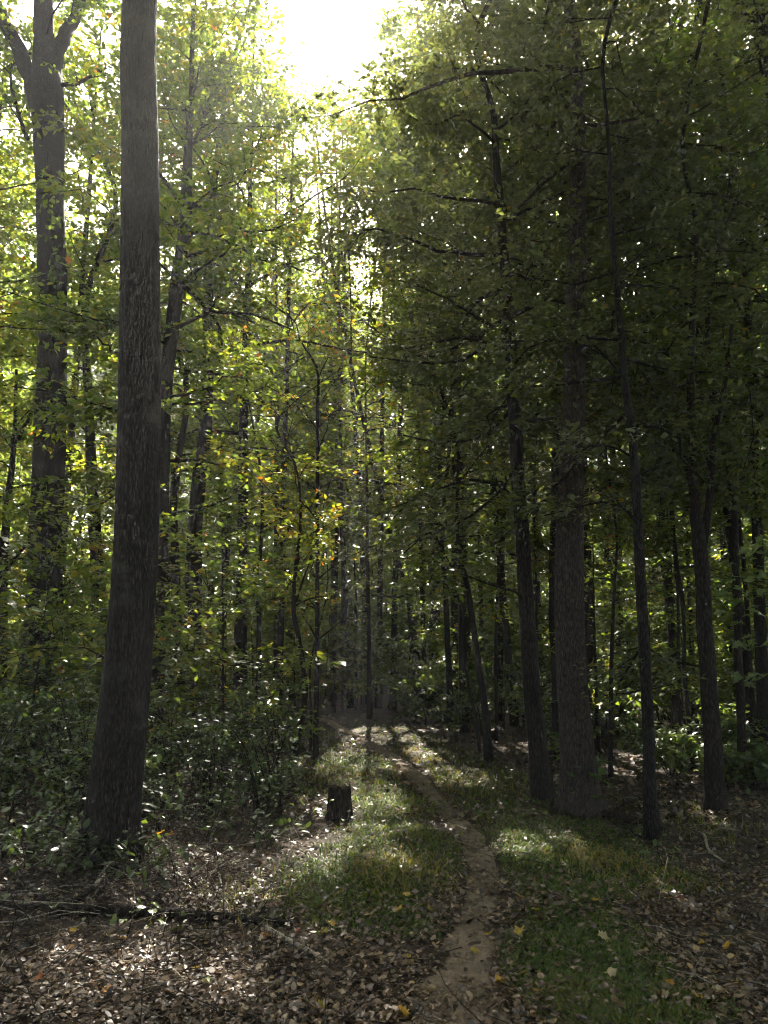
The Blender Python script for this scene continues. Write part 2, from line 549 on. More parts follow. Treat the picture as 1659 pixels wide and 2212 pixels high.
def furrows(rng):
    """interlacing bark ridges, deeper near the foot, with root swellings"""
    ph = rng.uniform(0, 6.28, 12)

    def f(th, s):
        w = 1.3 * np.sin(s * 2.3 + 2 * np.sin(th + ph[0]) + ph[1]) + .8 * np.sin(s * 5.1 + 3 * th + ph[2]) + .5 * np.sin(s * 9.7 - 5 * th + ph[3])
        a = np.abs(np.sin(11 * th + w + ph[4])) ** .6
        b = np.abs(np.sin(17 * th - 1.2 * w + .8 * np.sin(s * 7 + ph[5]) + ph[6])) ** .6
        brk = .5 + .5 * np.sin(s * 16 + 6 * np.sin(4 * th + ph[7]) + ph[8])
        r = 1 + .032 * (a - .7) + .024 * (b - .7) + .010 * brk * a
        r = r + .03 * np.sin(2 * th + ph[9] + s * .3) + .02 * np.sin(th + ph[10] + s * .9)
        foot = np.exp(-np.clip(s - .15, 0, 9) / .30)
        return r + foot * (.13 * np.sin(4 * th + ph[11]) + .07 * np.sin(7 * th + ph[0]))
    return f


def tree(name, label, pts, rad, bark, rng, limbs=(), auto=None, leaf=None, group=None, sides=14, near=False, flare=.25, cat='tree', subtwigs=True, auto_limb_parts=True):
    """pts/rad: the stem from the ground up; limbs: [(points, r0, r1)]; auto: dict for branches grown along the stem; leaf: dict for the foliage"""
    base = np.array([pts[0][0], pts[0][1], h1(pts[0][0], pts[0][1])])
    TRUNKS.append((base[0], base[1], rad[0]))
    L = np.linalg.norm(np.diff(pts, axis=0), axis=1).sum()
    n = int(L / (.08 if near else .25 if limbs else .4 if pts[0][1] < 18 else .7)) + 4
    arr = resample(np.column_stack([pts, rad]), n)
    if near:
        zt = 2.2 + 1.12 * pts[0][1]
        arr = np.vstack([arr[arr[:, 2] < zt], arr[arr[:, 2] >= zt][::8]])
        n = len(arr)
    P, R = arr[:, :3], np.maximum(arr[:, 3], .004)
    if not near:
        P[1:, :2] += np.cumsum(rng.normal(0, .006, (n - 1, 2)), axis=0) * min(1, R[0] / .06)
    hz = P[:, 2] - base[2]
    R = R * (1 + flare * np.exp(-np.clip(hz, 0, 9) / .28))
    P[0, 2] = base[2] - .12
    root = thing(name, label, cat, base, group)
    V, Q, T = tube(P, R, sides, (furrows(rng) if near else trunk_ridges(rng, .05, 9)) if sides > 8 else None)
    link('trunk', mesh('trunk', V - base, Q, T, bark), root)
    c = Crown(rng, .35 if auto_limb_parts else .7)
    parts = []
    for lp in limbs:
        c.limb(*lp)
    nl = len(c.limbs)
    if auto:
        z0, z1 = auto['z0'], auto['z1']
        nb = auto['n']
        az = rng.uniform(0, 6.28)
        for k in range(nb):
            f = (k + rng.uniform(.1, .9)) / nb
            z = base[2] + z0 + (z1 - z0) * f
            i = int(np.clip(np.searchsorted(P[:, 2], z), 1, n - 1))
            p = P[i].copy()
            az += 2.4 + rng.normal(0, .5)
            Lb = auto['len'] * (auto.get('prof', lambda f: (1 - f) ** .6 * (.55 + .45 * min(1, f * 4)))(f)) * rng.uniform(.75, 1.2) + .35
            el = math.radians(auto['e0'] + (auto['e1'] - auto['e0']) * f + rng.normal(0, 9))
            d = np.array([math.cos(az) * math.cos(el), math.sin(az) * math.cos(el), math.sin(el)])
            if auto.get('back') and d[1] < -.25 * math.cos(el):
                d[1] *= -1
            d2 = d + np.array([rng.normal(0, .15), rng.normal(0, .15), rng.normal(-.1, .12)])
            d3 = d + np.array([rng.normal(0, .3), rng.normal(0, .3), rng.normal(-.18, .2)])
            r0 = max(.007, min(R[i] * .5, .011 * Lb + .006))
            if in_sun_gap(resample([p, p + d * Lb * .33, p + d2 * Lb * .66, p + d3 * Lb * 1.1], 16)):
                continue
            c.limb([p, p + d * Lb * .33, p + d2 * Lb * .66, p + d3 * Lb], r0, .004, auto.get('sub', 1.0), auto.get('from', .22))
    big = c.limbs if auto_limb_parts else c.limbs[:nl]
    for Pl, Rl in big:
        V, Q, T = tube(Pl, Rl, 7 if Rl[0] > .03 else 5)
        link('branch', mesh('branch', V - base, Q, T, bark), root)
    rest = [] if auto_limb_parts else [tube(a, b, 3 if P[0, 1] > 18 else 4, caps=False) for a, b in c.limbs[nl:]]
    if subtwigs:
        rest += [tube(a, b, 3, caps=False) for a, b in c.twigs]
    if rest:
        V, Q, T = join(rest)
        tag(link('twigs', mesh('twigs', V - base, Q, T, bark), root), kind='stuff')
    if leaf:
        leaf = dict(leaf)
        lm = leaf.pop('mat', 'canopy_leaf')
        fo = c.foliage(**leaf)
        if fo:
            V, Q, tt = fo
            link('crown', mesh('crown', V - base, Q, None, lm, tt), root)
    return root


def stem_px(base_px, pts_px, Y=None):
    """stem measured in the photograph: (x, y, width) going up, standing at the depth where its foot meets the ground"""
    g = ground_at(*base_px)
    Y = g[1] if Y is None else Y
    P, R = [], []
    for x, y, w in pts_px:
        p = at(x, y, Y)
        P.append(p); R.append(metres(w, p) / 2)
    P[0][2] = 0
    return np.array(P), np.array(R), Y


def grow_on(P, R, top, r_end=.03, wob=.5, rng=None):
    """carry the stem on above the picture"""
    d = unit(P[-1] - P[-2])
    d = unit(d + np.array([0, 0, .6]))
    L = (top - P[-1][2]) / d[2]
    if L < .5:
        return P, R
    e = [P[-1] + d * L * f + np.array([rng.normal(0, wob), rng.normal(0, wob), 0]) * f for f in (.35, .7, 1.0)]
    r = [R[-1] + (r_end - R[-1]) * f for f in (.35, .7, 1.0)]
    return np.vstack([P, e]), np.concatenate([R, r])


def limb_px(px, Y, dY=0.0):
    P = []
    for i, (x, y, w) in enumerate(px):
        P.append(at(x, y, Y + dY * i / (len(px) - 1)))
    return (np.array(P), metres(px[0][2], P[0]) / 2, max(.003, metres(px[-1][2], P[-1]) / 2))

# ------------------------------------------------------------------ the setting: forest floor and dirt path
def warp(a, n, k):
    t = np.linspace(-1, 1, n)
    return a * np.sinh(k * t) / math.sinh(k)


gx = warp(150, 181, 4.1)
gy = 7 + warp(150, 201, 4.1)
X, Y_ = np.meshgrid(gx, gy)
V = np.column_stack([X.ravel(), Y_.ravel(), H(X, Y_).ravel()])
i = (np.arange(200)[:, None] * 181 + np.arange(180)[None, :]).reshape(-1)
tag(link('forest_floor', mesh('forest_floor', V, np.column_stack([i, i + 1, i + 182, i + 181]), None, 'forest_soil')), kind='structure',
    label='forest floor of dark soil under brown leaf litter')

s = resample(PATH, 420)
s = s[s[:, 1] > 1.0]
tn = unit(np.gradient(s[:, :2], axis=0)); nr = np.column_stack([tn[:, 1], -tn[:, 0]])
u = np.linspace(-1, 1, 15)
rag_l = 1 + .3 * wave(s[:, 1], s[:, 0], 3, 3.0) + .3 * wave(s[:, 1], s[:, 0], 8, 9.0) + .18 * wave(s[:, 1], s[:, 0], 18, 26.0)
rag_r = 1 + .3 * wave(s[:, 1], s[:, 0], 4, 3.0) + .3 * wave(s[:, 1], s[:, 0], 9, 9.0) + .18 * wave(s[:, 1], s[:, 0], 19, 26.0)
wd = s[:, 2, None] * np.where(u[None, :] < 0, rag_l[:, None], rag_r[:, None]) * u[None, :]
px_ = s[:, 0, None] + nr[:, 0, None] * wd; py_ = s[:, 1, None] + nr[:, 1, None] * wd
lump = .016 * wave(px_, py_, 21, 9) + .010 * wave(px_, py_, 22, 22)
edge = np.clip((1 - np.abs(u)) * 4, 0, 1)[None, :]
pz = H(px_, py_) + (.016 + .03 * np.clip((py_ - 7) / 6, 0, 1)) * edge - .022 * (1 - edge) + lump * edge
V = np.column_stack([px_.ravel(), py_.ravel(), pz.ravel()])
i = (np.arange(len(s) - 1)[:, None] * 15 + np.arange(14)[None, :]).reshape(-1)
tag(link('dirt_path', mesh('dirt_path', V, np.column_stack([i, i + 1, i + 16, i + 15]), None, 'bare_dirt')), kind='structure',
    label='narrow bare dirt path winding left into the woods')

# ------------------------------------------------------------------ trees measured from the photograph
R_ = np.random.default_rng
LEAF_UP = dict(count=9000, size=.125, tint=(.42, .13), fine=False, spread=.24)


def measured(seed, name, label, base, px, top, bark, limbs=(), auto=None, leaf=None, Y=None, **kw):
    rng = R_(seed)
    P, R, Y = stem_px(base, px, Y)
    if top:
        P, R = grow_on(P, R, top, rng=rng, r_end=kw.pop('r_end', .03))
    ls = [limb_px(l[0], Y, l[1]) + tuple(l[2:]) for l in limbs]
    return tree(name, label, P, R, bark, rng, ls, auto, leaf, **kw)


measured(1, 'tree', 'thick straight grey trunk nearest the viewer, left of the path, patched with pale lichen', (240, 1878),
         [(236, 1880, 112), (244, 1760, 105), (262, 1600, 102), (280, 1400, 95), (293, 1200, 91), (299, 1000, 90), (301, 800, 87), (302, 600, 83), (303, 300, 77), (303, 0, 72)],
         23, 'bark_grey', auto=dict(z0=12.5, z1=22.5, n=20, len=4.2, e0=15, e1=55), leaf=dict(count=9000, size=.17, tint=(.42, .12), spread=.3), sides=160, near=True, flare=.16)
measured(2, 'tree', 'large dark trunk forking into three limbs high up, vine leaves on its stem', (82, 1608),
         [(80, 1610, 88), (86, 1480, 80), (95, 1250, 71), (104, 1000, 67), (111, 750, 61), (110, 500, 55), (102, 300, 60), (98, 205, 64), (95, 100, 42), (95, 0, 38)],
         27, 'bark_dark',
         limbs=[([(85, 235, 42), (62, 160, 36), (22, 60, 28), (-25, -10, 24), (-90, -120, 16)], -.5, .5, .75), ([(108, 200, 36), (130, 100, 28), (165, 30, 24), (215, -60, 18)], .6, .5, .75),
                ([(125, 185, 10), (170, 178, 8), (230, 150, 6)], -.6), ([(60, 300, 10), (40, 240, 8), (25, 150, 6), (40, 60, 4)], .5)],
         auto=dict(z0=16, z1=26, n=20, len=4.2, e0=15, e1=55), leaf=dict(count=11000, size=.14, tint=(.40, .12), spread=.34, flat=.5, tilt=.6), sides=40, flare=.2)
measured(3, 'tree', 'slim dark tree leaning right behind the thick grey trunk, with crooked side branches', (340, 1500),
         [(338, 1500, 32), (345, 1400, 29), (350, 1200, 27), (352, 1000, 27), (362, 800, 29), (376, 680, 29), (386, 600, 25), (396, 530, 24), (403, 450, 24), (409, 330, 15), (415, 180, 11), (420, 20, 8)],
         15, 'bark_dark',
         limbs=[([(400, 455, 14), (384, 430, 11), (345, 375, 8), (290, 330, 5)], -.6), ([(412, 440, 10), (440, 455, 8), (490, 482, 7), (560, 498, 6), (640, 480, 3)], -.5),
                ([(398, 515, 9), (440, 500, 8), (520, 540, 7), (580, 565, 6), (670, 562, 4)], .5), ([(388, 610, 12), (430, 650, 10), (468, 690, 8), (482, 745, 5)], .8),
                ([(425, 645, 7), (500, 680, 6), (560, 705, 5), (620, 745, 3)], .9), ([(372, 690, 9), (350, 720, 7), (300, 700, 5), (230, 690, 4), (150, 695, 3)], -1.0),
                ([(410, 320, 8), (440, 250, 6), (480, 150, 4)], .8), ([(355, 1110, 8), (420, 1100, 6), (480, 1080, 5), (540, 1040, 3)], .4)],
         auto=dict(z0=5.5, z1=14.5, n=18, len=3.0, e0=10, e1=45), leaf=dict(count=11000, size=.115, tint=(.52, .15), spread=.28, flat=.3), sides=24, Y=12.5)
measured(4, 'tree', 'thin straight trunk seen between the two big left trunks', (222, 1560),
         [(226, 1560, 30), (224, 1400, 29), (215, 1250, 27), (203, 1080, 25), (196, 900, 20)], 17, 'bark_dark',
         auto=dict(z0=5, z1=16, n=16, len=3.0, e0=5, e1=45), leaf=dict(count=9000, size=.13, tint=(.5, .14), spread=.28), Y=17.0)
measured(5, 'tree', 'stout dark trunk in the shrubs, right one of two touching trunks', (410, 1530),
         [(404, 1532, 42), (412, 1420, 38), (420, 1300, 36), (426, 1150, 31), (440, 990, 28), (449, 880, 24)], 20, 'bark_dark',
         auto=dict(z0=7, z1=19, n=18, len=3.4, e0=5, e1=50), leaf=dict(count=9000, size=.13, tint=(.48, .14), spread=.3), sides=18, Y=16.0)
measured(6, 'tree', 'thinner dark trunk in the shrubs, left one of two touching trunks', (398, 1525),
         [(398, 1525, 24), (386, 1420, 22), (380, 1300, 20), (377, 1200, 18), (374, 1050, 15)], 14, 'bark_dark', Y=16.5,
         auto=dict(z0=5, z1=13.5, n=12, len=2.6, e0=5, e1=45), leaf=dict(count=5000, size=.125, tint=(.5, .14), spread=.28))
measured(7, 'tree', 'dark tree at the left margin with side branches, behind the forked trunk', (8, 1545),
         [(4, 1545, 24), (6, 1400, 22), (12, 1250, 19), (24, 1100, 15), (38, 950, 10), (42, 800, 6)], 7.5, 'bark_dark', r_end=.01,
         limbs=[([(15, 1230, 9), (60, 1170, 7), (110, 1120, 5)], .5), ([(40, 950, 9), (70, 890, 7), (95, 800, 5), (120, 690, 4)], .6)],
         auto=dict(z0=3.0, z1=7.3, n=14, len=2.4, e0=5, e1=45), leaf=dict(count=6500, size=.115, tint=(.55, .14), spread=.28), Y=15.0)
measured(8, 'sapling', 'tall straight pencil-thin sapling at the path\'s left edge with yellowing leaves', (683, 1640),
         [(682, 1640, 12), (683, 1500, 10.5), (685, 1300, 9), (686, 1100, 8), (687, 900, 6.5), (688, 800, 5)], 8.5, 'bark_dark',
         auto=dict(z0=1.5, z1=8.3, n=24, len=1.5, e0=25, e1=50, sub=1.3), leaf=dict(count=4200, size=.085, tint=(.74, .12), spread=.16, flat=.5, fine=True), flare=.1, sides=10, r_end=.005)
measured(9, 'sapling', 'crooked S-shaped sapling leaning over the shrubs beside the straight one', (628, 1665),
         [(626, 1665, 17), (645, 1590, 14), (660, 1510, 13), (658, 1440, 12), (645, 1370, 11), (638, 1310, 10), (642, 1230, 8), (655, 1130, 6)], 6.5, 'bark_dark',
         limbs=[([(640, 1300, 5), (665, 1220, 4), (690, 1150, 3)], .2)],
         auto=dict(z0=2.2, z1=6.3, n=12, len=1.4, e0=20, e1=50, sub=1.2), leaf=dict(count=2300, size=.085, tint=(.68, .12), spread=.16, flat=.5, fine=True), flare=.1, sides=10, r_end=.005)
measured(10, 'tree', 'pale slender trunk at the far bend, left of the two there', (742, 1535), [(743, 1540, 11), (741, 1440, 10), (741, 1330, 9), (742, 1200, 8)], 23.5, 'bark_brown',
         auto=dict(z0=5.5, z1=23, n=24, len=3.2, e0=5, e1=45), leaf=dict(count=11000, size=.17, tint=(.55, .13), spread=.34))
measured(11, 'tree', 'pale slender trunk at the far bend, right of the two there', (797, 1556), [(798, 1558, 11), (796, 1440, 9.5), (795, 1330, 8.5), (794, 1200, 7), (792, 1050, 5.5)], 20, 'bark_brown', r_end=.012,
         auto=dict(z0=5.5, z1=19.6, n=24, len=3.2, e0=5, e1=45), leaf=dict(count=11000, size=.165, tint=(.55, .13), spread=.34))
measured(12, 'tree', 'bent dark trunk leaning left beyond the bend, one long low branch', (905, 1548),
         [(906, 1550, 19), (903, 1460, 18), (895, 1390, 16), (887, 1330, 15), (880, 1280, 14), (868, 1250, 11)], 20, 'bark_dark',
         limbs=[([(890, 1375, 7), (860, 1385, 5), (820, 1395, 4)], -.2), ([(884, 1285, 7), (850, 1290, 5), (800, 1285, 4)], .3)],
         auto=dict(z0=4.2, z1=19.5, n=20, len=3.0, e0=5, e1=40), leaf=dict(count=9000, size=.16, tint=(.55, .13), spread=.32))
measured(13, 'tree', 'thin grey trunk with flaking bark right of the bent trunk', (972, 1575), [(973, 1577, 15), (970, 1480, 13.5), (965, 1380, 12.5), (958, 1260, 11), (953, 1130, 9)], 14, 'bark_grey',
         auto=dict(z0=4.6, z1=13, n=12, len=2.8, e0=5, e1=40), leaf=dict(count=6500, size=.15, tint=(.52, .13), spread=.3))
measured(14, 'tree', 'thin dark trunk tilting left between the bend and the large brown tree', (1056, 1640),
         [(1057, 1642, 19), (1048, 1560, 16), (1037, 1470, 14), (1024, 1380, 13), (1010, 1290, 12), (1000, 1230, 10), (985, 1130, 7)], 9, 'bark_dark',
         auto=dict(z0=3.0, z1=8.6, n=13, len=2.4, e0=0, e1=40), leaf=dict(count=6000, size=.12, tint=(.55, .14), spread=.26))
measured(15, 'tree', 'dark trunk leaning left just left of the large brown tree, long level branches', (1175, 1718),
         [(1176, 1720, 50), (1166, 1640, 42), (1150, 1480, 38), (1135, 1280, 34), (1122, 1100, 31), (1110, 900, 28), (1098, 720, 25), (1086, 560, 21), (1072, 400, 17), (1060, 250, 13)], 13, 'bark_dark',
         limbs=[([(1122, 1085, 9), (1060, 1035, 8), (980, 1045, 7), (900, 1075, 5), (840, 1130, 3)], -.6), ([(1108, 880, 9), (1040, 950, 7), (960, 955, 6), (870, 930, 4)], .6),
                ([(1116, 990, 8), (1090, 1060, 6), (1010, 1120, 5), (930, 1150, 4), (870, 1190, 3)], -1.2), ([(1138, 1300, 8), (1100, 1270, 6), (1060, 1265, 5), (1000, 1240, 3)], -.6),
                ([(1100, 740, 9), (1040, 690, 7), (950, 640, 5), (860, 600, 3)], .8), ([(1098, 700, 8), (1020, 770, 6), (920, 790, 5), (800, 780, 3)], -.7),
                ([(1125, 1120, 8), (1165, 1090, 6), (1200, 1060, 4)], -1.2), ([(1104, 800, 8), (1150, 740, 6), (1210, 700, 5), (1290, 690, 3)], -1.0)],
         auto=dict(back=1, z0=4.4, z1=12.6, n=26, len=3.2, e0=0, e1=40), leaf=dict(mat='shaded_leaf', count=17000, size=.105, tint=(.40, .13), spread=.30, flat=.45), sides=26)
measured(16, 'tree', 'largest brown ridged trunk right of the path with a flared foot', (1250, 1750),
         [(1255, 1752, 92), (1251, 1690, 76), (1245, 1600, 68), (1234, 1450, 62), (1230, 1300, 60), (1231, 1150, 56), (1236, 1000, 50), (1240, 850, 45), (1244, 650, 42), (1246, 450, 36), (1246, 200, 30)], 21, 'bark_brown',
         auto=dict(back=1, z0=8.2, z1=20.5, n=28, len=4.0, e0=0, e1=50), leaf=dict(mat='shaded_leaf', count=16000, size=.105, tint=(.40, .13), spread=.34, flat=.45), sides=120, near=True, flare=.14)
measured(17, 'tree', 'trunk close behind the largest brown trunk, showing at its left edge', (1215, 1640),
         [(1214, 1642, 30), (1208, 1500, 28), (1203, 1300, 26), (1206, 1100, 24), (1212, 900, 20)], 18, 'bark_dark',
         auto=dict(z0=7, z1=17, n=16, len=3.4, e0=0, e1=45), leaf=dict(mat='shaded_leaf', count=12000, size=.125, tint=(.34, .13), spread=.3))
measured(18, 'tree', 'slim knobbly trunk right of the largest brown tree, leaning left', (1408, 1800),
         [(1410, 1803, 34), (1404, 1700, 27), (1397, 1540, 25), (1388, 1350, 24), (1380, 1150, 22), (1370, 980, 20), (1358, 860, 17), (1340, 720, 15), (1328, 590, 13), (1320, 440, 10), (1316, 280, 7)], 10.5, 'bark_grey',
         limbs=[([(1378, 1130, 8), (1330, 1085, 6), (1260, 1090, 5), (1180, 1120, 3)], .5), ([(1352, 820, 7), (1300, 760, 6), (1200, 730, 5), (1100, 740, 3)], .8), ([(1372, 990, 7), (1310, 960, 5), (1240, 975, 4)], -.3),
                ([(1390, 1390, 7), (1360, 1440, 5), (1330, 1500, 3)], .5), ([(1325, 600, 6), (1400, 540, 5), (1480, 500, 3)], .5)],
         auto=dict(back=1, z0=3.9, z1=10.2, n=22, len=2.6, e0=0, e1=40), leaf=dict(mat='shaded_leaf', count=10500, size=.095, tint=(.40, .13), spread=.27, flat=.45), sides=22)
measured(19, 'tree', 'forked dark trunk near the right margin dividing into a narrow V', (1545, 1752),
         [(1546, 1754, 42), (1540, 1650, 36), (1530, 1480, 33), (1522, 1320, 31), (1514, 1180, 29), (1505, 1060, 20), (1497, 930, 17), (1494, 800, 15), (1500, 650, 12), (1505, 500, 9)], 12, 'bark_dark',
         limbs=[([(1518, 1180, 18), (1530, 1060, 16), (1545, 950, 14), (1560, 840, 12), (1580, 700, 8)], -.3), ([(1500, 1080, 14), (1480, 1010, 12), (1455, 930, 10), (1425, 870, 7), (1390, 800, 4)], .3),
                ([(1500, 980, 7), (1440, 1000, 5), (1370, 1030, 3)], -.5), ([(1526, 1440, 6), (1460, 1430, 5), (1400, 1400, 3)], .4)],
         auto=dict(back=1, z0=4.2, z1=11.6, n=22, len=2.8, e0=0, e1=40), leaf=dict(mat='shaded_leaf', count=11500, size=.10, tint=(.36, .14), spread=.28, flat=.45), sides=26)
measured(20, 'tree', 'straight thin trunk, second from the right margin', (1606, 1690), [(1607, 1692, 21), (1603, 1560, 19), (1598, 1400, 18), (1590, 1200, 16), (1580, 1050, 13)], 12, 'bark_dark',
         auto=dict(z0=4, z1=11.4, n=14, len=2.8, e0=0, e1=40), leaf=dict(count=8000, size=.12, tint=(.42, .14), spread=.28))
measured(21, 'tree', 'dark trunk standing at the right margin', (1650, 1650), [(1652, 1652, 28), (1648, 1500, 26), (1643, 1300, 24), (1636, 1100, 21), (1628, 850, 17)], 17, 'bark_dark',
         auto=dict(z0=5, z1=16, n=18, len=3.2, e0=0, e1=45), leaf=dict(count=11000, size=.13, tint=(.42, .14), spread=.3), sides=18)
measured(22, 'sapling', 'thin forked sapling between the V trunk and the right margin', (1640, 1640), [(1632, 1640, 12), (1622, 1500, 11), (1608, 1280, 10), (1590, 1100, 9), (1578, 980, 7)], 9, 'bark_dark', Y=12.5,
         limbs=[([(1582, 1010, 6), (1610, 930, 5), (1640, 860, 4)], .2)],
         auto=dict(z0=3.6, z1=8.6, n=12, len=2.0, e0=10, e1=45), leaf=dict(count=4000, size=.115, tint=(.45, .14), spread=.25), sides=10)
for q, (bx, by, pts, lab) in enumerate([
        (1318, 1670, [(1318, 1672, 11), (1319, 1550, 10), (1319, 1420, 9), (1325, 1280, 7), (1330, 1150, 5)], 'thin dark sapling right of the largest brown trunk'),
        (1470, 1640, [(1474, 1642, 8), (1470, 1520, 8), (1465, 1400, 7), (1462, 1280, 6)], 'thin sapling left of the V trunk, left one of a close pair'),
        (1496, 1660, [(1498, 1662, 10), (1488, 1550, 9), (1478, 1450, 8), (1475, 1340, 7)], 'thin sapling left of the V trunk, right one of a close pair'),
        (1070, 1600, [(1072, 1602, 8), (1071, 1500, 8), (1069, 1400, 7), (1072, 1280, 6)], 'thin sapling just right of the tilting thin trunk'),
        (1036, 1620, [(1037, 1622, 7), (1026, 1540, 7), (1012, 1480, 6), (1003, 1400, 5)], 'very thin sapling left of the tilting thin trunk'),
        (480, 1560, [(476, 1560, 17), (481, 1440, 16), (483, 1330, 14), (487, 1200, 12)], 'slim trunk in the thicket right of the touching pair'),
        (553, 1600, [(553, 1602, 13), (556, 1500, 12), (557, 1380, 11), (556, 1250, 9)], 'slim trunk in the thicket left of the crooked sapling'),
        (530, 1580, [(531, 1582, 8), (531, 1450, 7), (529, 1300, 6)], 'thin pole sapling in the thicket left of the crooked sapling'),
        (672, 1620, [(671, 1622, 6), (672, 1540, 5), (671, 1430, 4)], 'bare whip-thin stem touching the straight sapling at the path edge'),
        (150, 1560, [(150, 1562, 9), (152, 1400, 8), (158, 1250, 7)], 'thin sapling beside the right edge of the forked trunk'),
        (1162, 1640, [(1163, 1640, 7), (1160, 1500, 7), (1158, 1350, 6), (1157, 1250, 5)], 'thin stem between the leaning trunk and the largest brown trunk'),
        (770, 1535, [(770, 1537, 8), (769, 1450, 7), (768, 1330, 6)], 'thin dark stem between the two pale trunks at the bend')]):
    measured(60 + q, 'sapling', lab, (bx, by), pts, pts[-1][1] < 1300 and 9 or 6, 'bark_dark', r_end=.006,
             auto=dict(z0=2.6, z1=7, n=12, len=1.8, e0=5, e1=40), leaf=dict(count=2600, size=.11, tint=(.55, .14), spread=.24), sides=10, flare=.1, auto_limb_parts=False)

# a tree outside the right margin whose thick limb crosses the upper right corner
rng = R_(40)
Yb = 11.0
g = at(1860, 1720, Yb)
P = np.array([[g[0], Yb, 0], [g[0] - .1, Yb, 4], [g[0] - .1, Yb, 7.5], [g[0] + .2, Yb + .2, 12], [g[0], Yb, 17]])
tree('tree', 'tree beyond the right margin, its thick limb crossing the upper right corner', P, [.22, .18, .16, .1, .03], 'bark_dark', rng,
     limbs=[limb_px([(1790, 330, 34), (1720, 180, 32), (1659, 85, 28), (1600, 10, 24), (1540, -70, 18), (1450, -150, 10)], Yb, .3)],
     auto=dict(z0=5.5, z1=16.5, n=24, len=4.6, e0=0, e1=45), leaf=dict(mat='shaded_leaf', count=12000, size=.11, tint=(.36, .14), spread=.32, flat=.45), sides=18)

# ------------------------------------------------------------------ the rest of the wood, tree by tree
rng = R_(77)
spots = []
ZONES = [('tall grey trunk deep in the wood left of the path', 'background trees left of the path'), ('tall dark trunk deep in the wood right of the path', 'background trees right of the path'),
         ('slender understory tree in the woods left of the path', 'understory trees left of the path'), ('slender understory tree in the woods right of the path', 'understory trees right of the path')]


ROOF_LABEL = ['tall tree left of the path whose crown closes over the trail', 'tall tree right of the path whose crown closes over the trail']
ROOF_GROUP = ['tall trees left of the trail', 'tall trees right of the trail']


LAND = [(-9999, 'the left margin'), (85, 'the forked trunk'), (280, 'the thick grey trunk'), (345, 'the slim leaning tree'), (412, 'the touching trunks'), (645, 'the crooked sapling'),
        (742, 'the pale bend trunk'), (900, 'the bent trunk'), (1035, 'the tilting thin trunk'), (1150, 'the leaning dark trunk'), (1232, 'the large brown trunk'), (1392, 'the knobbly trunk'),
        (1527, 'the V trunk'), (1645, 'the right margin'), (99999, '')]


def where(x, y):
    """words for where something stands among the trunks one can find in the picture"""
    px = PW / 2 + FPX * x / (y * CP)
    row = 'near' if y < 14 else 'middle' if y < 20 else 'farther' if y < 28 else 'farthest'
    if px < -30 or px > PW + 30:
        return row + ' row, just outside the ' + ('left' if px < 0 else 'right') + ' margin'
    i = max(k for k in range(len(LAND)) if LAND[k][0] <= px)
    if i >= 13:
        return row + ' row, at the right margin'
    return row + ' row, between ' + LAND[i][1] + ' and ' + LAND[i + 1][1]


def clear(x, y, gap):
    for a, b, r in TRUNKS:
        if math.hypot(x - a, y - b) < gap:
            return False
    return abs(x - float(path_x(y))) > (2.3 if y < 24 else 1.0)


tries = 0
while len(spots) < 84 and tries < 6000:
    tries += 1
    y = 11.5 + 46 * rng.random() ** 1.15
    x = rng.uniform(-.66 * y - 3, .66 * y + 3)
    gap = 2.0 + .045 * y
    if not clear(x, y, gap):
        continue
    if abs(x + .35) < .9 + y * .03 and y < 30:
        continue
    if y < 15 and x / y < -.46:                      # keep the forked trunk in sight
        continue
    spots.append((x, y))
    TRUNKS.append((x, y, .1))
for q, (x, y) in enumerate(spots):
    rng = R_(500 + q)
    kind = 0 if rng.random() < .4 and y > 14 else 1
    side = 0 if x < float(path_x(y)) else 1
    mid = FPX * x / (y * CP) < 190                   # leaf tint carries the light: sunlit left of the large brown trunk, shaded right
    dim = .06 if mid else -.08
    if kind == 0:
        top = rng.uniform(17, 26); r0 = rng.uniform(.11, .19)
        a = dict(z0=top * .28, z1=top * .96, n=20, len=rng.uniform(3.4, 4.6), e0=0, e1=50)
        cnt = 8500
    else:
        top = rng.uniform(7, 13); r0 = rng.uniform(.035, .08)
        a = dict(z0=1.6 + .08 * top, z1=top * .97, n=16, len=rng.uniform(2.0, 3.2), e0=0, e1=42)
        cnt = 6000
    far = float(np.clip((y - 18) / 25, 0, 1))
    cnt = int(cnt * .7 * (1 - .55 * far)); sz = .115 + .0034 * y + .065 * far
    lean = rng.normal(0, .04 * top, 2)
    P = np.array([[x, y, 0], [x + lean[0] * .3, y + lean[1] * .3, top * .35], [x + lean[0] * .7, y + lean[1] * .7, top * .7], [x + lean[0], y + lean[1], top]])
    del TRUNKS[[t[:2] for t in TRUNKS].index((x, y))]
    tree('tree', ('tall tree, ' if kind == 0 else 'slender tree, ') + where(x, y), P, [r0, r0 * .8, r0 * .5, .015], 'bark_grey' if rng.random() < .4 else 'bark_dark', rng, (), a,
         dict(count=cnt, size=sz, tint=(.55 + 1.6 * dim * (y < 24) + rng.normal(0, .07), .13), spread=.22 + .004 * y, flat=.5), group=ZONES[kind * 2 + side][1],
         sides=10 if y < 18 else 7, subtwigs=y < 14, auto_limb_parts=False)

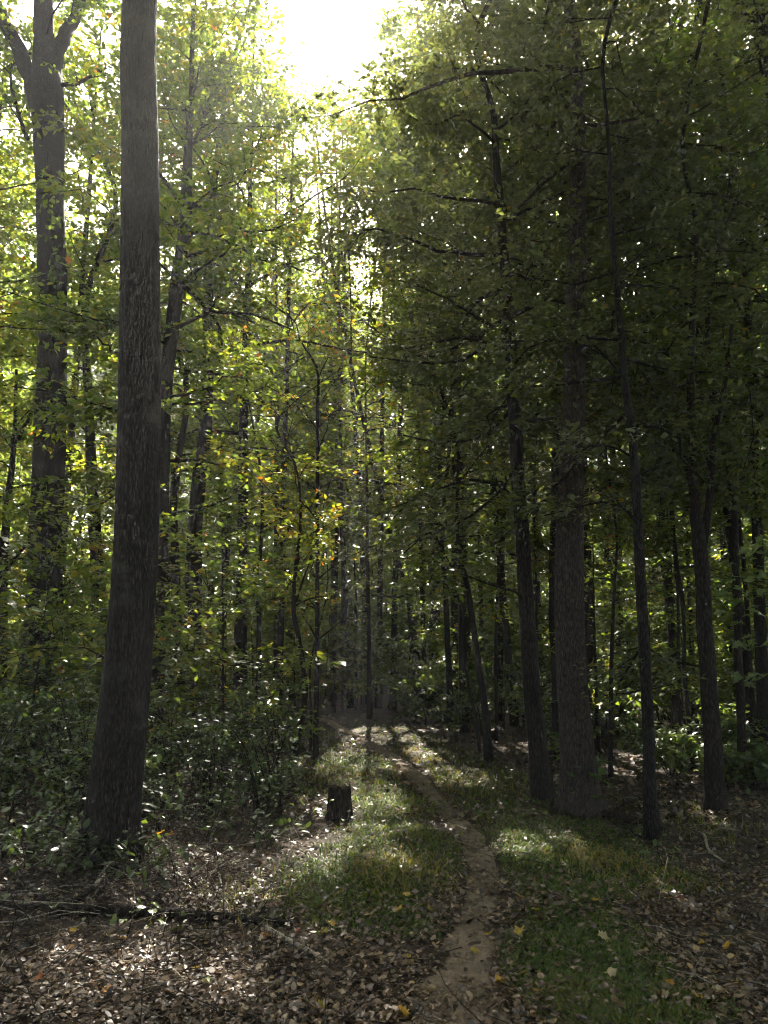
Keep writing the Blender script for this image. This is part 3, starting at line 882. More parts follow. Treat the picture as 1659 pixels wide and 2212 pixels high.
# young trees filling the space between the trunks
rng = R_(123)
SAP = [('young leafy sapling filling the gaps between trunks left of the path', 'leafy saplings left of the path'), ('young leafy sapling filling the gaps between trunks right of the path', 'leafy saplings right of the path')]
young, tries = [(-4.2, 23.6), (-3.0, 24.8), (-1.6, 24.2), (-.4, 25.0), (-2.2, 27.5), (-.9, 28.8), (-3.6, 29.0), (.7, 26.0), (-4.6, 26.5), (-2.9, 32), (-1.0, 33), (-4.4, 33)], 0
while len(young) < 100 and tries < 6000:
    tries += 1
    y = 10.5 + 36 * rng.random() ** 1.3
    x = rng.uniform(-.62 * y - 1, .62 * y + 1)
    if not clear(x, y, .8) or any(math.hypot(x - a, y - b) < .9 + .02 * y for a, b in young):
        continue
    if abs(x - float(path_x(y))) < 2.4 and y < 23:
        continue
    young.append((x, y))
for q, (x, y) in enumerate(young):
    rng = R_(1200 + q)
    top = rng.uniform(2.2, 6.0); side = 0 if x < float(path_x(y)) else 1
    lean = rng.normal(0, .07 * top, 2)
    P = np.array([[x, y, 0], [x + lean[0] * .4, y + lean[1] * .4, top * .5], [x + lean[0], y + lean[1], top]])
    tree('sapling', 'leafy sapling, ' + where(x, y), P, [.012 + .004 * top, .009 + .002 * top, .004], 'bark_dark', rng, (),
         dict(z0=.35, z1=top * .98, n=int(7 + 2.2 * top), len=1.0 + .22 * top, e0=5, e1=40), dict(count=600 + 330 * top, size=.095 + .003 * y, tint=(.60 - .1 * side + rng.normal(0, .06), .13), spread=.2 + .003 * y, flat=.5),
         group=SAP[side][1], sides=6, flare=.1, subtwigs=y < 13, auto_limb_parts=False)

# tall trees whose crowns close over the trail
ROOF = [(-4.4, 13.6, 17), (-3.3, 16.6, 20), (-6.4, 18.6, 21), (-2.9, 20.2, 20), (-5.6, 21.5, 24), (-10.5, 21, 23), (1.3, 23.6, 28), (-1.2, 26.5, 25.5), (3.2, 20.5, 24), (2.2, 28.5, 29),
        (-3.6, 24.5, 24), (-2.2, 31.5, 30), (0.6, 34.5, 30), (3.9, 14.0, 17), (4.9, 17.3, 20), (6.8, 13.6, 18), (7.4, 18.5, 21), (9.6, 15.5, 20), (5.2, 24.5, 24), (-7.4, 24.0, 24), (-13, 20, 23), (12.5, 20, 22), (1.9, 17.4, 14),
        (-1.6, 37, 33), (1.4, 38.5, 33), (-4.4, 38, 33), (4.2, 36, 32), (-.2, 43, 35), (-7.2, 35, 32), (-3, 45, 35), (3, 45, 35), (7, 40, 32), (-.6, 29.5, 28), (6.2, 15.6, 21), (8.9, 18.4, 23), (3.3, 18.7, 22), (10.6, 17.2, 22), (2.9, 24.8, 27), (7.0, 21.6, 25), (-8.4, 18.6, 23), (-9.9, 16.9, 21), (-12.4, 17.4, 21), (.3, 25.4, 24), (-1.9, 27.8, 26.5), (-.2, 26.4, 25), (-7.6, 21.4, 25), (2.1, 22.0, 26), (1.7, 26.6, 30)]
for q, (x, y, top) in enumerate(ROOF):
    rng = R_(700 + q)
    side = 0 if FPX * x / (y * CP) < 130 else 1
    r0 = rng.uniform(.08, .14)
    lean = rng.normal(0, .03 * top, 2)
    P = np.array([[x, y, 0], [x + lean[0] * .3, y + lean[1] * .3, top * .35], [x + lean[0] * .7, y + lean[1] * .7, top * .7], [x + lean[0], y + lean[1], top]])
    tree('tree', 'high-crowned tree, ' + where(x, y), P, [r0, r0 * .8, r0 * .5, .015], 'bark_dark', rng, (),
         dict(z0=top * .26, z1=top * .98, n=26, len=rng.uniform(3.4, 4.4), e0=0, e1=45, prof=lambda f: (1 - f) ** .35 * (.6 + .4 * min(1, f * 3))),
         dict(mat='canopy_leaf' if side == 0 else 'shaded_leaf', count=10000, size=.12 + .0029 * y, tint=((.58 if side == 0 else .46) + rng.normal(0, .05), .13), spread=.30, flat=.5),  # right-hand crowns get the duller leaf, shade put into their colour
         group='tall trees whose crowns close over the trail', sides=10, subtwigs=y < 15, auto_limb_parts=y < 18)

# the far wood beyond what can be told apart
rng = R_(8)
nf = 84000
ang = rng.uniform(-.66, .66, nf); ds = rng.uniform(50, 68, nf)
half = np.arange(nf) > 70000                                  # the wood goes on round the viewer, unseen; added to cut light from behind
back = (np.arange(nf) > 26000) & ~half
ds[back] = rng.uniform(66, 74, back.sum())
ang[half] = rng.uniform(.66, 2 * math.pi - .66, half.sum()); ds[half] = rng.uniform(24, 40, half.sum())
zf = rng.uniform(0, 1, nf) ** 1.2 * 38
P = np.column_stack([np.sin(ang) * ds, np.cos(ang) * ds, zf])
kp = (thin(P) | (P[:, 2] < 12)) & (wave(P[:, 0] * 1.0, P[:, 2] * 1.3, 12, .5) > -.55 - np.clip(6 - P[:, 2], 0, 6) * .3)
P = P[kp]
big = np.where(half[kp], 2.2, np.where(back[kp], 2.3, 1.0))
nf = len(P)
V, Q = leaves(P, rng.normal(0, 1, (nf, 3)) + [0, 0, -.3], rng.normal(0, .6, (nf, 3)) + [0, 0, 1], rng.uniform(.35, .7, nf) * big, rng.uniform(.25, .5, nf) * big)
tag(link('far_woods', mesh('far_woods', V, Q, None, 'canopy_leaf', np.clip(.5 + .1 * wave(P[:, 0], P[:, 2], 4, .6) + rng.normal(0, .1, nf), 0, .9))), 'distant mass of green forest closing the view', 'woods', kind='stuff')

# unseen trees around and behind the viewer, added to close the roof against skylight
for q, (x, y, top) in enumerate([(-5.5, 1.5, 19), (4.6, 2.5, 18), (-3.6, -5, 20), (3.8, -5.5, 21), (-9, -2, 20), (9, -1, 20), (8.6, 6.0, 17), (-8.5, 7.0, 18), (0.5, -11, 22), (-3.0, 1.0, 15), (1.6, -2.5, 19), (5.8, -9, 20), (-6.5, -10, 20), (-1.2, -7.5, 18), (-2.2, -1.0, 17), (2.6, 0.2, 17), (6.5, -4.5, 19), (-12, 2, 20), (12, 3, 20), (-9.5, -7, 20), (9.5, -7, 20), (2.0, -15, 22), (-4, -15, 22)]):
    rng = R_(900 + q)
    zb = max(.36 * top, 1.6 + (y + 6.0) * 1.1)
    top = max(top, zb + 8)
    P = np.array([[x, y, 0], [x + .1, y, top * .35], [x - .1, y + .2, top * .7], [x, y, top]])
    tree('tree', 'tree of the same wood standing beside or behind the viewer', P, [.19, .15, .1, .02], 'bark_grey', rng, (),
         dict(z0=zb, z1=top * .97, n=24, len=5.2, e0=5, e1=45), dict(count=11000, size=.27, tint=(.42, .12), spread=.5, flat=.5),
         group='unseen trees added around the viewer', sides=10, subtwigs=False, auto_limb_parts=False)

# ------------------------------------------------------------------ shrubs and seedlings
def shrub(name, label, x, y, hgt, wid, n_stem, n_leaf, size, tint, rng, group=None, mat='shrub_leaf', fine=True, cat='shrub', flat=1.0):
    z = h1(x, y)
    base = np.array([x, y, z])
    root = thing(name, label, cat, base, group)
    st, A, Dn = [], [], []
    for k in range(n_stem):
        a = rng.uniform(0, 6.28); w = wid * rng.uniform(.25, 1); hh = hgt * rng.uniform(.55, 1.05)
        p0 = np.array([rng.normal(0, .05), rng.normal(0, .05), -.04])
        p3 = np.array([math.cos(a) * w, math.sin(a) * w, hh])
        p1 = p0 + (p3 - p0) * np.array([.2, .2, .4]) + rng.normal(0, .03, 3); p2 = p0 + (p3 - p0) * np.array([.55, .55, .78]) + rng.normal(0, .04, 3)
        P = resample([p0, p1, p2, p3], 7)
        r = .004 + .004 * hgt
        sl = [0, 2, 4, 6]
        st.append(tube(P[sl], np.linspace(r, .0015, 7)[sl], 4, caps=False))
        for j in range(2, 7):
            for s_ in range(2 if y < 9 else 1):
                b = rng.uniform(0, 6.28)
                e = P[j] + np.array([math.cos(b), math.sin(b), rng.normal(.1, .2)]) * rng.uniform(.12, .42) * (.4 + wid)
                st.append(tube(np.array([P[j], (P[j] + e) / 2 + [0, 0, .02], e]), [.0025, .002, .001], 3, caps=False))
                A.append((P[j], e))
    A = np.array(A)
    V, Q, T = join(st)
    link('stem', mesh('stem', V, Q, T, 'bark_dark'), root)
    k = rng.integers(0, len(A), n_leaf)
    f = rng.uniform(.15, 1.05, (n_leaf, 1))
    P = A[k, 0] + (A[k, 1] - A[k, 0]) * f + rng.normal(0, .05, (n_leaf, 3)) * [1, 1, .5]
    kp = thin(P + base)
    P, k = P[kp], k[kp]
    m = len(P)
    d = unit(unit(A[k, 1] - A[k, 0]) + rng.normal(0, .6, (m, 3)) + [0, 0, -.15])
    N = unit(np.array([0, 0, 1.0]) + rng.normal(0, .24 * flat, (m, 3)))
    L = size * rng.uniform(.55, 1.25, m)
    V, Q = leaves(P, d, N, L, L * rng.uniform(.5, .68, m), fine, cup=.14, curl=rng.normal(-.05, .08, m))
    tt = np.clip(tint + rng.normal(0, .12, m), 0, 1)
    od = rng.random(m) < .01
    tt[od] = rng.uniform(.8, .97, od.sum())
    if fine:
        tt = np.concatenate([tt, tt])
    link('foliage', mesh('foliage', V, Q, None, mat, tt), root)
    return root


rng = R_(31)
SHRUB_L = ('dense leafy shrub in the thicket left of the path', 'shrubs of the thicket left of the path')
NEAR_SHRUBS = ['low broad-leaved shrub at the left margin, farthest of its row', 'low shrub midway between the left margin and the thick grey trunk, farther one', 'low shrub touching the left side of the thick grey trunk',
               'low shrub at the left margin above the bent grey stick', 'low shrub over the bent grey stick', 'sparse low shrub at the left foot of the thick grey trunk', 'sparse shrub beside the thick sloping branch, right one',
               'sparse shrub beside the thick sloping branch at the left margin', 'tiny shrub in front of the thick grey trunk', 'tiny shrub at the right foot of the thick grey trunk', 'low shrub right of the thick grey trunk, nearer one',
               'low shrub right of the thick grey trunk, second from it', 'low shrub right of the thick grey trunk, touching its side', 'flat-leaved low shrub midway to the stump, nearer one', 'flat-leaved low shrub midway to the stump, farther one',
               'low shrub left of the stump, second from it', 'low shrub nearest the stump on its left', 'tiny shrub among the propped branches', 'tiny shrub behind the long fallen branch', 'sparse shrub behind the sunlit litter left of the path']
SHRUB_R = ('low leafy shrub under the trees right of the path', 'low shrubs right of the path')
SHRUB_F = ('dim far shrub beyond the bend of the path', 'far shrubs beyond the bend')
ns = 0
tries = 0
while ns < 58 and tries < 4000:
    tries += 1
    y = rng.uniform(7.2, 17)
    xl = at(-90, 1500, y)[0]
    xr = min(float(path_x(y)) - .9, at(665, 1500, y)[0])
    x = rng.uniform(xl, xr)
    if any(math.hypot(x - a, y - b) < .25 + r for a, b, r in TRUNKS):
        continue
    near_path = float(path_x(y)) - x
    hg = rng.uniform(.55, 1.6) if near_path > 1.6 else rng.uniform(.35, .9)
    shrub('shrub', ('tall' if hg > 1.05 else 'medium' if hg > .8 else 'low') + ' shrub, ' + where(x, y), x, y, hg, .45 + .2 * hg, 7, int(rng.uniform(240, 560)), rng.uniform(.05, .082), rng.uniform(.10, .42), rng, SHRUB_L[1])
    ns += 1
for q, (px, py, hg) in enumerate([(20, 1700, .6), (95, 1720, .55), (150, 1760, .5), (30, 1780, .5), (110, 1830, .42), (175, 1850, .36), (60, 1880, .34), (10, 1850, .4), (210, 1900, .26), (300, 1870, .24), (345, 1800, .42), (400, 1770, .5), (330, 1740, .55),
                                  (450, 1810, .4), (470, 1740, .5), (540, 1760, .45), (600, 1740, .4), (140, 1910, .26), (265, 1915, .22), (560, 1830, .3)]):
    g = ground_at(px, py)
    shrub('shrub', NEAR_SHRUBS[q], g[0], g[1], hg, .42, 5, 120, .075, .16, rng, 'low shrubs round the thick grey trunk')
ns = 0
while ns < 62 and tries < 12000:
    tries += 1
    y = rng.uniform(9.5, 24)
    xl = float(path_x(y)) + 1.3 + (.6 if y < 12 else 0)
    x = rng.uniform(xl, max(xl + 1, at(1720, 1500, y)[0]))
    if any(math.hypot(x - a, y - b) < .3 + r for a, b, r in TRUNKS):
        continue
    hg = rng.uniform(.35, .9) if y < 13 else rng.uniform(.6, 1.8)
    shrub('shrub', ('tall' if hg > 1.2 else 'medium' if hg > .7 else 'low') + ' shrub, ' + where(x, y), x, y, hg, .45 + .25 * hg, 5, 430, .085 + .002 * y, .42, rng, SHRUB_R[1], fine=y < 14)
    ns += 1
ns = 0
while ns < 60 and tries < 20000:
    tries += 1
    y = rng.uniform(21, 46)
    x = rng.uniform(-.6 * y, .6 * y)
    if abs(x - float(path_x(y))) < 1.6 and y < 25:
        continue
    hg = rng.uniform(1.0, 2.8)
    shrub('shrub', ('big' if hg > 1.9 else 'small') + ' dim shrub, ' + where(x, y), x, y, hg, .6 + .35 * hg, 5, 420, .12 + .0025 * y, .45, rng, SHRUB_F[1], fine=False)
    ns += 1

# ------------------------------------------------------------------ grass, leaf litter, twigs
rng = R_(41)


def in_view(x, y, m=.06):
    fw = y * CP - CAM_H * SP
    return (fw > 1.5) & (np.abs(x / np.maximum(fw, .1)) < .541 + m)


def scatter(n, y0, y1, power=1.0):
    """points on the ground that fall evenly over the picture rather than over the ground"""
    y = 1 / (1 / y1 + (1 / y0 - 1 / y1) * rng.random(n) ** power)
    x = rng.uniform(-.62, .62, n) * (y + .6)
    return x, y


def grassy(x, y):
    off, hw = path_off(x, y)
    w = wave(x, y, 14, 2.2) * .35 + wave(x, y, 15, 6) * .2
    right = np.exp(-((off - hw - .5) / .55) ** 2) * (y < 11)
    right2 = np.exp(-((off - 1.25) / .5) ** 2) * np.clip((y - 5.0) / 1.0, 0, 1) * (y < 9.5)
    left = np.exp(-((off + hw + .6) / .55) ** 2) * np.clip((y - 4.4) / .8, 0, 1)
    far = (np.abs(off) < 1.75) * np.clip((y - 8) / 2.5, 0, 1) * 1.1
    g = np.maximum.reduce([right, right2 * .9, left, far]) + w
    g = np.where(np.abs(off) < hw * 1.0 + .02 + .10 * np.clip((y - 7) / 4, 0, 1), 0, g)
    return g, off, hw


x, y = scatter(330000, 3.0, 24, .72)
g, off, hw = grassy(x, y)
k = rng.random(len(x)) < np.clip((g - .32) * 1.9, 0, 1)
x, y, off = x[k], y[k], off[k]
n = len(x)
z = H(x, y)
dry = np.clip(.5 * wave(x, y, 33, 1.6) + .25 * wave(x, y, 34, 5) + .15, 0, 1)
a = rng.uniform(0, 6.28, n)
ln = rng.uniform(.02, .065, n) * (1 + .5 * dry) * np.where(y > 9, 1.5, 1)
lean = rng.uniform(.3, 1.8, n)
d = np.column_stack([np.cos(a) * lean, np.sin(a) * lean, np.ones(n)])
wdt = (.0022 + .0005 * y) * rng.uniform(.7, 1.3, n)
sd = np.column_stack([-np.sin(a), np.cos(a), np.zeros(n)]) * wdt[:, None]
b = np.column_stack([x, y, z - .004])
m1 = b + unit(d) * ln[:, None] * .55
tp = m1 + unit(d + np.column_stack([np.cos(a), np.sin(a), -.6 * np.ones(n)]) * rng.uniform(.2, 1.0, n)[:, None]) * ln[:, None] * .5
V = np.stack([b - sd, b + sd, m1 + sd * .8, m1 - sd * .8, tp], 1).reshape(-1, 3)
i = np.arange(n)[:, None] * 5
tt = np.clip(.34 + .6 * dry + rng.normal(0, .16, n), 0, 1)
tag(link('grass', mesh('grass', V, i + np.array([0, 1, 2, 3]), i + np.array([3, 2, 4]), 'grass_blade', np.concatenate([tt, tt]), smooth=False)),
    'short green grass growing along both sides of the dirt path', 'grass', kind='stuff')


def tall_grass(px, py, n, r, hgt, tint, label):
    gx_, gy_ = ground_at(px, py)
    ra = rng.normal(0, r, (n, 2)) * [1, 1.3]
    x, y = gx_ + ra[:, 0], gy_ + ra[:, 1]
    z = H(x, y)
    a = rng.uniform(0, 6.28, n); ln = hgt * rng.uniform(.4, 1.1, n); lean = rng.uniform(.1, 1.1, n)
    d = unit(np.column_stack([np.cos(a) * lean, np.sin(a) * lean, np.ones(n)]))
    dn = unit(d + np.column_stack([np.cos(a), np.sin(a), -.5 * np.ones(n)]) * rng.uniform(.3, 1.3, n)[:, None])
    dn2 = unit(dn + np.column_stack([np.cos(a), np.sin(a), -1.0 * np.ones(n)]) * rng.uniform(.1, .9, n)[:, None])
    w = .0045 * rng.uniform(.6, 1.3, n)
    sd = np.column_stack([-np.sin(a), np.cos(a), np.zeros(n)]) * w[:, None]
    b = np.column_stack([x, y, z - .004])
    m1 = b + d * ln[:, None] * .45; m2 = m1 + dn * ln[:, None] * .32; tp = m2 + dn2 * ln[:, None] * .25
    V = np.stack([b - sd, b + sd, m1 + sd, m1 - sd, m2 + sd * .7, m2 - sd * .7, tp], 1).reshape(-1, 3)
    c = np.array([gx_, gy_, 0.0])
    i = np.arange(n)[:, None] * 7
    tt = np.clip(tint + rng.normal(0, .1, n), 0, 1)
    tag(link('grass_tuft', mesh('grass_tuft', V - c, np.vstack([i + np.array([0, 1, 2, 3]), i + np.array([3, 2, 4, 5])]), i + np.array([5, 4, 6]), 'grass_blade',
                                np.concatenate([tt, tt, tt]), smooth=False), None, c), label, 'grass', kind='stuff')


for q in [(695, 1905, 420, .20, .19, .36, 'clump of long green grass at the left edge of the path'), (850, 1890, 520, .24, .13, .76, 'dry orange grass on the left of the path in sunlight'),
          (1270, 1845, 380, .18, .14, .74, 'bright golden grass tuft right of the path in the sun patch'), (1150, 1825, 420, .24, .11, .45, 'fresh green grass in the sun patch right of the path'),
          (1375, 1880, 330, .30, .12, .80, 'rusty dry grass at the edge of the leaf litter right of the path'), (780, 1650, 700, .40, .17, .42, 'sunlit green grass on the left verge near the bend'),
          (850, 1735, 650, .34, .17, .5, 'sunlit yellowish grass left of the path near the stump'), (1010, 1690, 500, .5, .16, .72, 'brownish grass right of the path near the bend'),
          (540, 1940, 260, .22, .14, .66, 'thin yellow grass among the sunlit leaf litter left of the path'), (1500, 1775, 300, .35, .15, .6, 'thin grass under the V trunk near the right margin')]:
    tall_grass(*q)

# fallen leaves, too many to count
parts = []
for nn, y0, y1, s0 in [(50000, 2.9, 4.9, .032), (36000, 4.9, 8.0, .038), (34000, 8.0, 26, .066)]:
    x, y = scatter(nn, y0, y1, .85)
    g, off, hw = grassy(x, y)
    pr = np.clip(1.0 - 1.0 * np.clip(g - .25, 0, 1), .30, 1)
    pr = np.where(np.abs(off) < hw * 1.05, np.clip(.24 + .85 * np.clip((y - 4.4) / .8, 0, 1) * np.clip((9.5 - y) / 2, .25, 1) + .7 * (np.abs(off) / hw) ** 2.5 + .45 * wave(x, y, 77, 4), .04, 1), pr)
    pr = pr * np.clip(.85 + .7 * wave(x, y, 61, 1.8) + .4 * wave(x, y, 62, 6.0), .15, 1)
    k = rng.random(nn) < pr
    x, y = x[k], y[k]
    n = len(x)
    z = H(x, y) + rng.uniform(.002, .03, n)
    a = rng.uniform(0, 6.28, n)
    D = np.column_stack([np.cos(a), np.sin(a), rng.normal(0, .22, n)])
    N = np.column_stack([rng.normal(0, .6, n), rng.normal(0, .6, n), np.ones(n)])
    L = s0 * (.35 + 1.25 * rng.random(n) ** 1.4) * np.where(y > 12, 1.25, 1)
    fine_ = y0 < 4
    V, Q = leaves(np.column_stack([x, y, z]), D, N, L, L * rng.uniform(.4, .8, n), fine_, curl=rng.normal(.06, .2, n), cup=.0)
    V[:, 2] += np.repeat(rng.uniform(-.004, .012, n), 6 if fine_ else 4)
    tt = np.clip(.31 + .16 * wave(x, y, 50, 1.5) + rng.normal(0, .24, n), 0, .97)
    parts.append((V, Q, np.concatenate([tt, tt]) if fine_ else tt))
V = np.vstack([p[0] for p in parts]); Q = np.vstack([parts[0][1], parts[1][1] + len(parts[0][0]), parts[2][1] + len(parts[0][0]) + len(parts[1][0])]); tt = np.concatenate([p[2] for p in parts])
tag(link('leaf_litter', mesh('leaf_litter', V, Q, None, 'litter_leaf', tt, smooth=False)), 'brown curled fallen leaves carpeting the forest floor', 'leaf litter', kind='stuff')

# fine twigs and dead stalks in the litter
tw, stalk = [], []
x, y = scatter(2600, 3.0, 13, .8)
off, hw = path_off(x, y)
for xx, yy, o_, h_ in zip(x, y, off, hw):
    if abs(o_) < h_ + .9 and rng.random() < .85:
        continue
    a = rng.uniform(0, 6.28); L = rng.uniform(.12, .55)
    up = rng.uniform(-.02, .10) if rng.random() < .93 else rng.uniform(.2, .9)
    z = h1(xx, yy)
    d = np.array([math.cos(a), math.sin(a), up]) * L
    p = np.array([xx, yy, z + .012])
    tw.append(tube(np.array([p, p + d * .4 + rng.normal(0, .02, 3), p + d * .75 + rng.normal(0, .03, 3), p + d]), [.0035, .003, .0022, .0012], 3, caps=False))
for k in range(330):            # tangled brush round the foot of the thick grey trunk
    px, py = rng.uniform(-30, 480), rng.uniform(1740, 1990)
    xx, yy = ground_at(px, py)
    z = h1(xx, yy); a = rng.uniform(0, 6.28); L = rng.uniform(.2, .7)
    d = np.array([math.cos(a), math.sin(a), rng.uniform(.0, .55)]) * L
    p = np.array([xx, yy, z + .01])
    (tw if k % 2 else stalk).append(tube(np.array([p, p + d * .35 + rng.normal(0, .03, 3) + [0, 0, .03], p + d * .7 + rng.normal(0, .04, 3) + [0, 0, .03], p + d]), [.0036, .003, .0022, .001], 3, caps=False))
for k in range(110):            # upright dead stalks left of the path
    xx, yy = ground_at(rng.uniform(-20, 640), rng.uniform(1790, 2120))
    z = h1(xx, yy); L = rng.uniform(.12, .5)
    d = np.array([rng.normal(0, .4), rng.normal(0, .4), 1.0]) * L
    p = np.array([xx, yy, z - .01])
    stalk.append(tube(np.array([p, p + d * .5 + rng.normal(0, .02, 3), p + d + rng.normal(0, .02, 3)]), [.0026, .002, .001], 3, caps=False))
V, Q, T = join(tw[::5])
tag(link('pale_twig_litter', mesh('pale_twig_litter', V, Q, T, 'bark_pale')), 'pale weathered twigs strewn over the forest floor', 'twigs', kind='stuff')
V, Q, T = join([t for j, t in enumerate(tw) if j % 5] + stalk)
tag(link('twig_litter', mesh('twig_litter', V, Q, T, 'bark_brown')), 'fine dead twigs and stalks strewn over the forest floor', 'twigs', kind='stuff')

# ------------------------------------------------------------------ stump, fallen wood
def stump(px, py, label):
    g = ground_at(px, py)
    base = np.array([g[0], g[1], h1(*g)])
    root = thing('tree_stump', label, 'stump', base)
    r = R_(3)
    n, m = 40, 14
    th = np.arange(n) * 2 * math.pi / n
    rim = .33 + .012 * np.sin(2 * th + 1) + .012 * np.sin(7 * th) + r.uniform(-.015, .02, n)
    V = []
    for j in range(m):
        f = j / (m - 1)
        rad = (.118 + .045 * (1 - f) ** 3) * (1 + .06 * np.sin(9 * th + 3 * f) + .05 * np.sin(5 * th + 1) + .03 * np.sin(17 * th + 5 * f))
        V.append(np.column_stack([rad * np.cos(th), rad * np.sin(th), -.06 + (rim + .06) * f]))
    for f in (.75, .55):
        rad = .118 * f * (1 + .06 * np.sin(6 * th))
        V.append(np.column_stack([rad * np.cos(th), rad * np.sin(th), rim - .03 - .10 * (1 - f)]))
    V = np.vstack(V)
    i = np.arange(m + 1)[:, None] * n; j = np.arange(n)[None, :]; k = (j + 1) % n
    link('bark', mesh('bark', V, np.stack([i + j, i + k, i + n + k, i + n + j], -1).reshape(-1, 4), None, 'rotten_wood'), root)
    rr = [.0, .03, .055, .075]
    V = np.vstack([[[0, 0, .25]]] + [np.column_stack([q * np.cos(th), q * np.sin(th), .25 + .04 * np.sin(4 * th + q * 40) * q * 8 + r.uniform(-.012, .012, n)]) for q in rr[1:]])
    Q = [[1 + a * n + b, 1 + a * n + (b + 1) % n, 1 + (a + 1) * n + (b + 1) % n, 1 + (a + 1) * n + b] for a in range(2) for b in range(n)]
    T = [[0, 1 + b, 1 + (b + 1) % n] for b in range(n)]
    link('heartwood', mesh('heartwood', V, Q, T, 'rotten_wood'), root)


stump(732, 1770, 'short rotten black tree stump on the left verge of the path')


def fallen(label, px, mat, lift=(0, 0), stubs=(), seed=0, sides=9, name='fallen_branch', cat='branch', tip=None, Yend=0.0):
    """a dead branch measured in the photograph, lying on the ground (or rising by lift metres along its length)"""
    r = R_(seed)
    P, R = [], []
    n = len(px)
    for j, (x, y, w) in enumerate(px):
        g = ground_at(x, y)
        up = lift[0] + (lift[1] - lift[0]) * j / (n - 1)
        if up > 0:                                    # stands clear of the ground: keep its depth near the start
            g0 = ground_at(*px[0][:2])
            p = at(x, y, g0[1] + Yend * j / (n - 1))
        else:
            p = np.array([g[0], g[1], 0])
            p[2] = h1(*g) + w * math.hypot(*g) / FPX * .42
        P.append(p); R.append(metres(w, p) / 2)
    base = P[0].copy()
    A = resample(np.column_stack([P, R]), max(12, n * 7))
    A[:, :3] += np.cumsum(r.normal(0, .004, (len(A), 3)), axis=0) * [1, 1, .3]
    root = thing(name, label, cat, base)
    V, Q, T = tube(A[:, :3] - base, np.maximum(A[:, 3], .002), sides, trunk_ridges(r, .10, 7))
    link('stem', mesh('stem', V, Q, T, mat), root)
    for f, L, dz in stubs:
        p = A[int(f * (len(A) - 1)), :3]
        t = unit(A[min(len(A) - 1, int(f * len(A)) + 1), :3] - p)
        d = unit(t * .5 + np.array([-t[1], t[0], 0]) * r.choice([-1, 1]) + [0, 0, dz]) * L
        q = tube(np.array([p, p + d * .5 + r.normal(0, .02, 3), p + d]) - base, [A[0, 3] * .4, A[0, 3] * .28, .002], 5)
        link('side_twig', mesh('side_twig', *q, mat), root)
    if tip:
        e = A[-1, :3]; t = unit(A[-1, :3] - A[-3, :3])
        q = tube(np.array([e - t * .01, e + t * .05, e + t * .11]) - base, [A[-1, 3] * .92, A[-1, 3] * .7, .002], 7, trunk_ridges(r, .3, 5))
        link('broken_end', mesh('broken_end', *q, tip), root)
    return root


fallen('long dark fallen branch lying crosswise on the ground in the foreground', [(105, 1996, 22), (240, 1992, 21), (380, 1991, 20), (520, 1996, 18), (655, 2004, 14)], 'bark_dark', stubs=[(.2, .2, .5), (.55, .25, .3), (.8, .18, .6)], seed=1)
fallen('pale barkless branch pointing right at the end of the long dark one', [(572, 2012, 12), (620, 2036, 11), (670, 2062, 9), (726, 2092, 5)], 'bark_pale', stubs=[(.75, .12, .1)], seed=2)
fallen('thick fallen branch sloping down from the left margin in the foreground', [(-60, 1850, 18), (0, 1888, 17), (55, 1930, 16), (104, 1976, 14)], 'bark_dark', seed=3)
fallen('propped branch with a pale broken end in front of the thick grey trunk', [(78, 1992, 15), (120, 1966, 14), (165, 1938, 12), (200, 1914, 10)], 'bark_dark', lift=(.01, .3), seed=4, tip='bark_pale', Yend=.25)
fallen('shorter propped branch right of the one with a pale broken end', [(178, 1978, 12), (205, 1948, 11), (234, 1916, 8)], 'bark_dark', lift=(.01, .2), seed=5, Yend=.2)
fallen('thin bent grey stick rising left of the thick grey trunk', [(10, 1800, 7), (50, 1818, 7), (92, 1838, 7), (125, 1812, 6), (165, 1774, 5)], 'bark_pale', lift=(.1, .3), seed=6, Yend=.1)
fallen('long thin dead branch lying in the shrubs at the left margin', [(-20, 1737, 7), (60, 1733, 7), (130, 1738, 6), (190, 1742, 4)], 'bark_grey', stubs=[(.4, .3, .4), (.7, .25, .2)], seed=7)
fallen('dark log lying at the foot of the largest brown trunk', [(1195, 1737, 17), (1280, 1752, 16), (1360, 1766, 15), (1430, 1790, 10)], 'rotten_wood', stubs=[(.5, .35, .5), (.75, .3, .2)], seed=8, name='fallen_log', cat='log')
fallen('forked dead branch between the largest brown trunk and the knobbly trunk', [(1335, 1768, 8), (1375, 1795, 7), (1425, 1818, 4)], 'bark_grey', stubs=[(.35, .3, .5), (.6, .25, .6)], seed=9)
fallen('small pale twisted stick on the leaf litter near the right margin', [(1520, 1796, 7), (1532, 1822, 6), (1552, 1838, 5), (1582, 1850, 3)], 'bark_pale', stubs=[(.5, .1, .3)], seed=10)
fallen('thin straight stick lying in the sunlit litter right of the path', [(1370, 1905, 5), (1440, 1900, 5), (1500, 1892, 3)], 'bark_pale', seed=11)
fallen('fallen pole slanting through the shrubs left of the path', [(480, 1690, 7), (560, 1712, 6), (640, 1700, 4)], 'bark_grey', seed=12)
fallen('thin arching dead branch right of the thick grey trunk', [(340, 1775, 7), (352, 1830, 7), (368, 1888, 5)], 'bark_grey', seed=13, stubs=[(.5, .2, .4)])

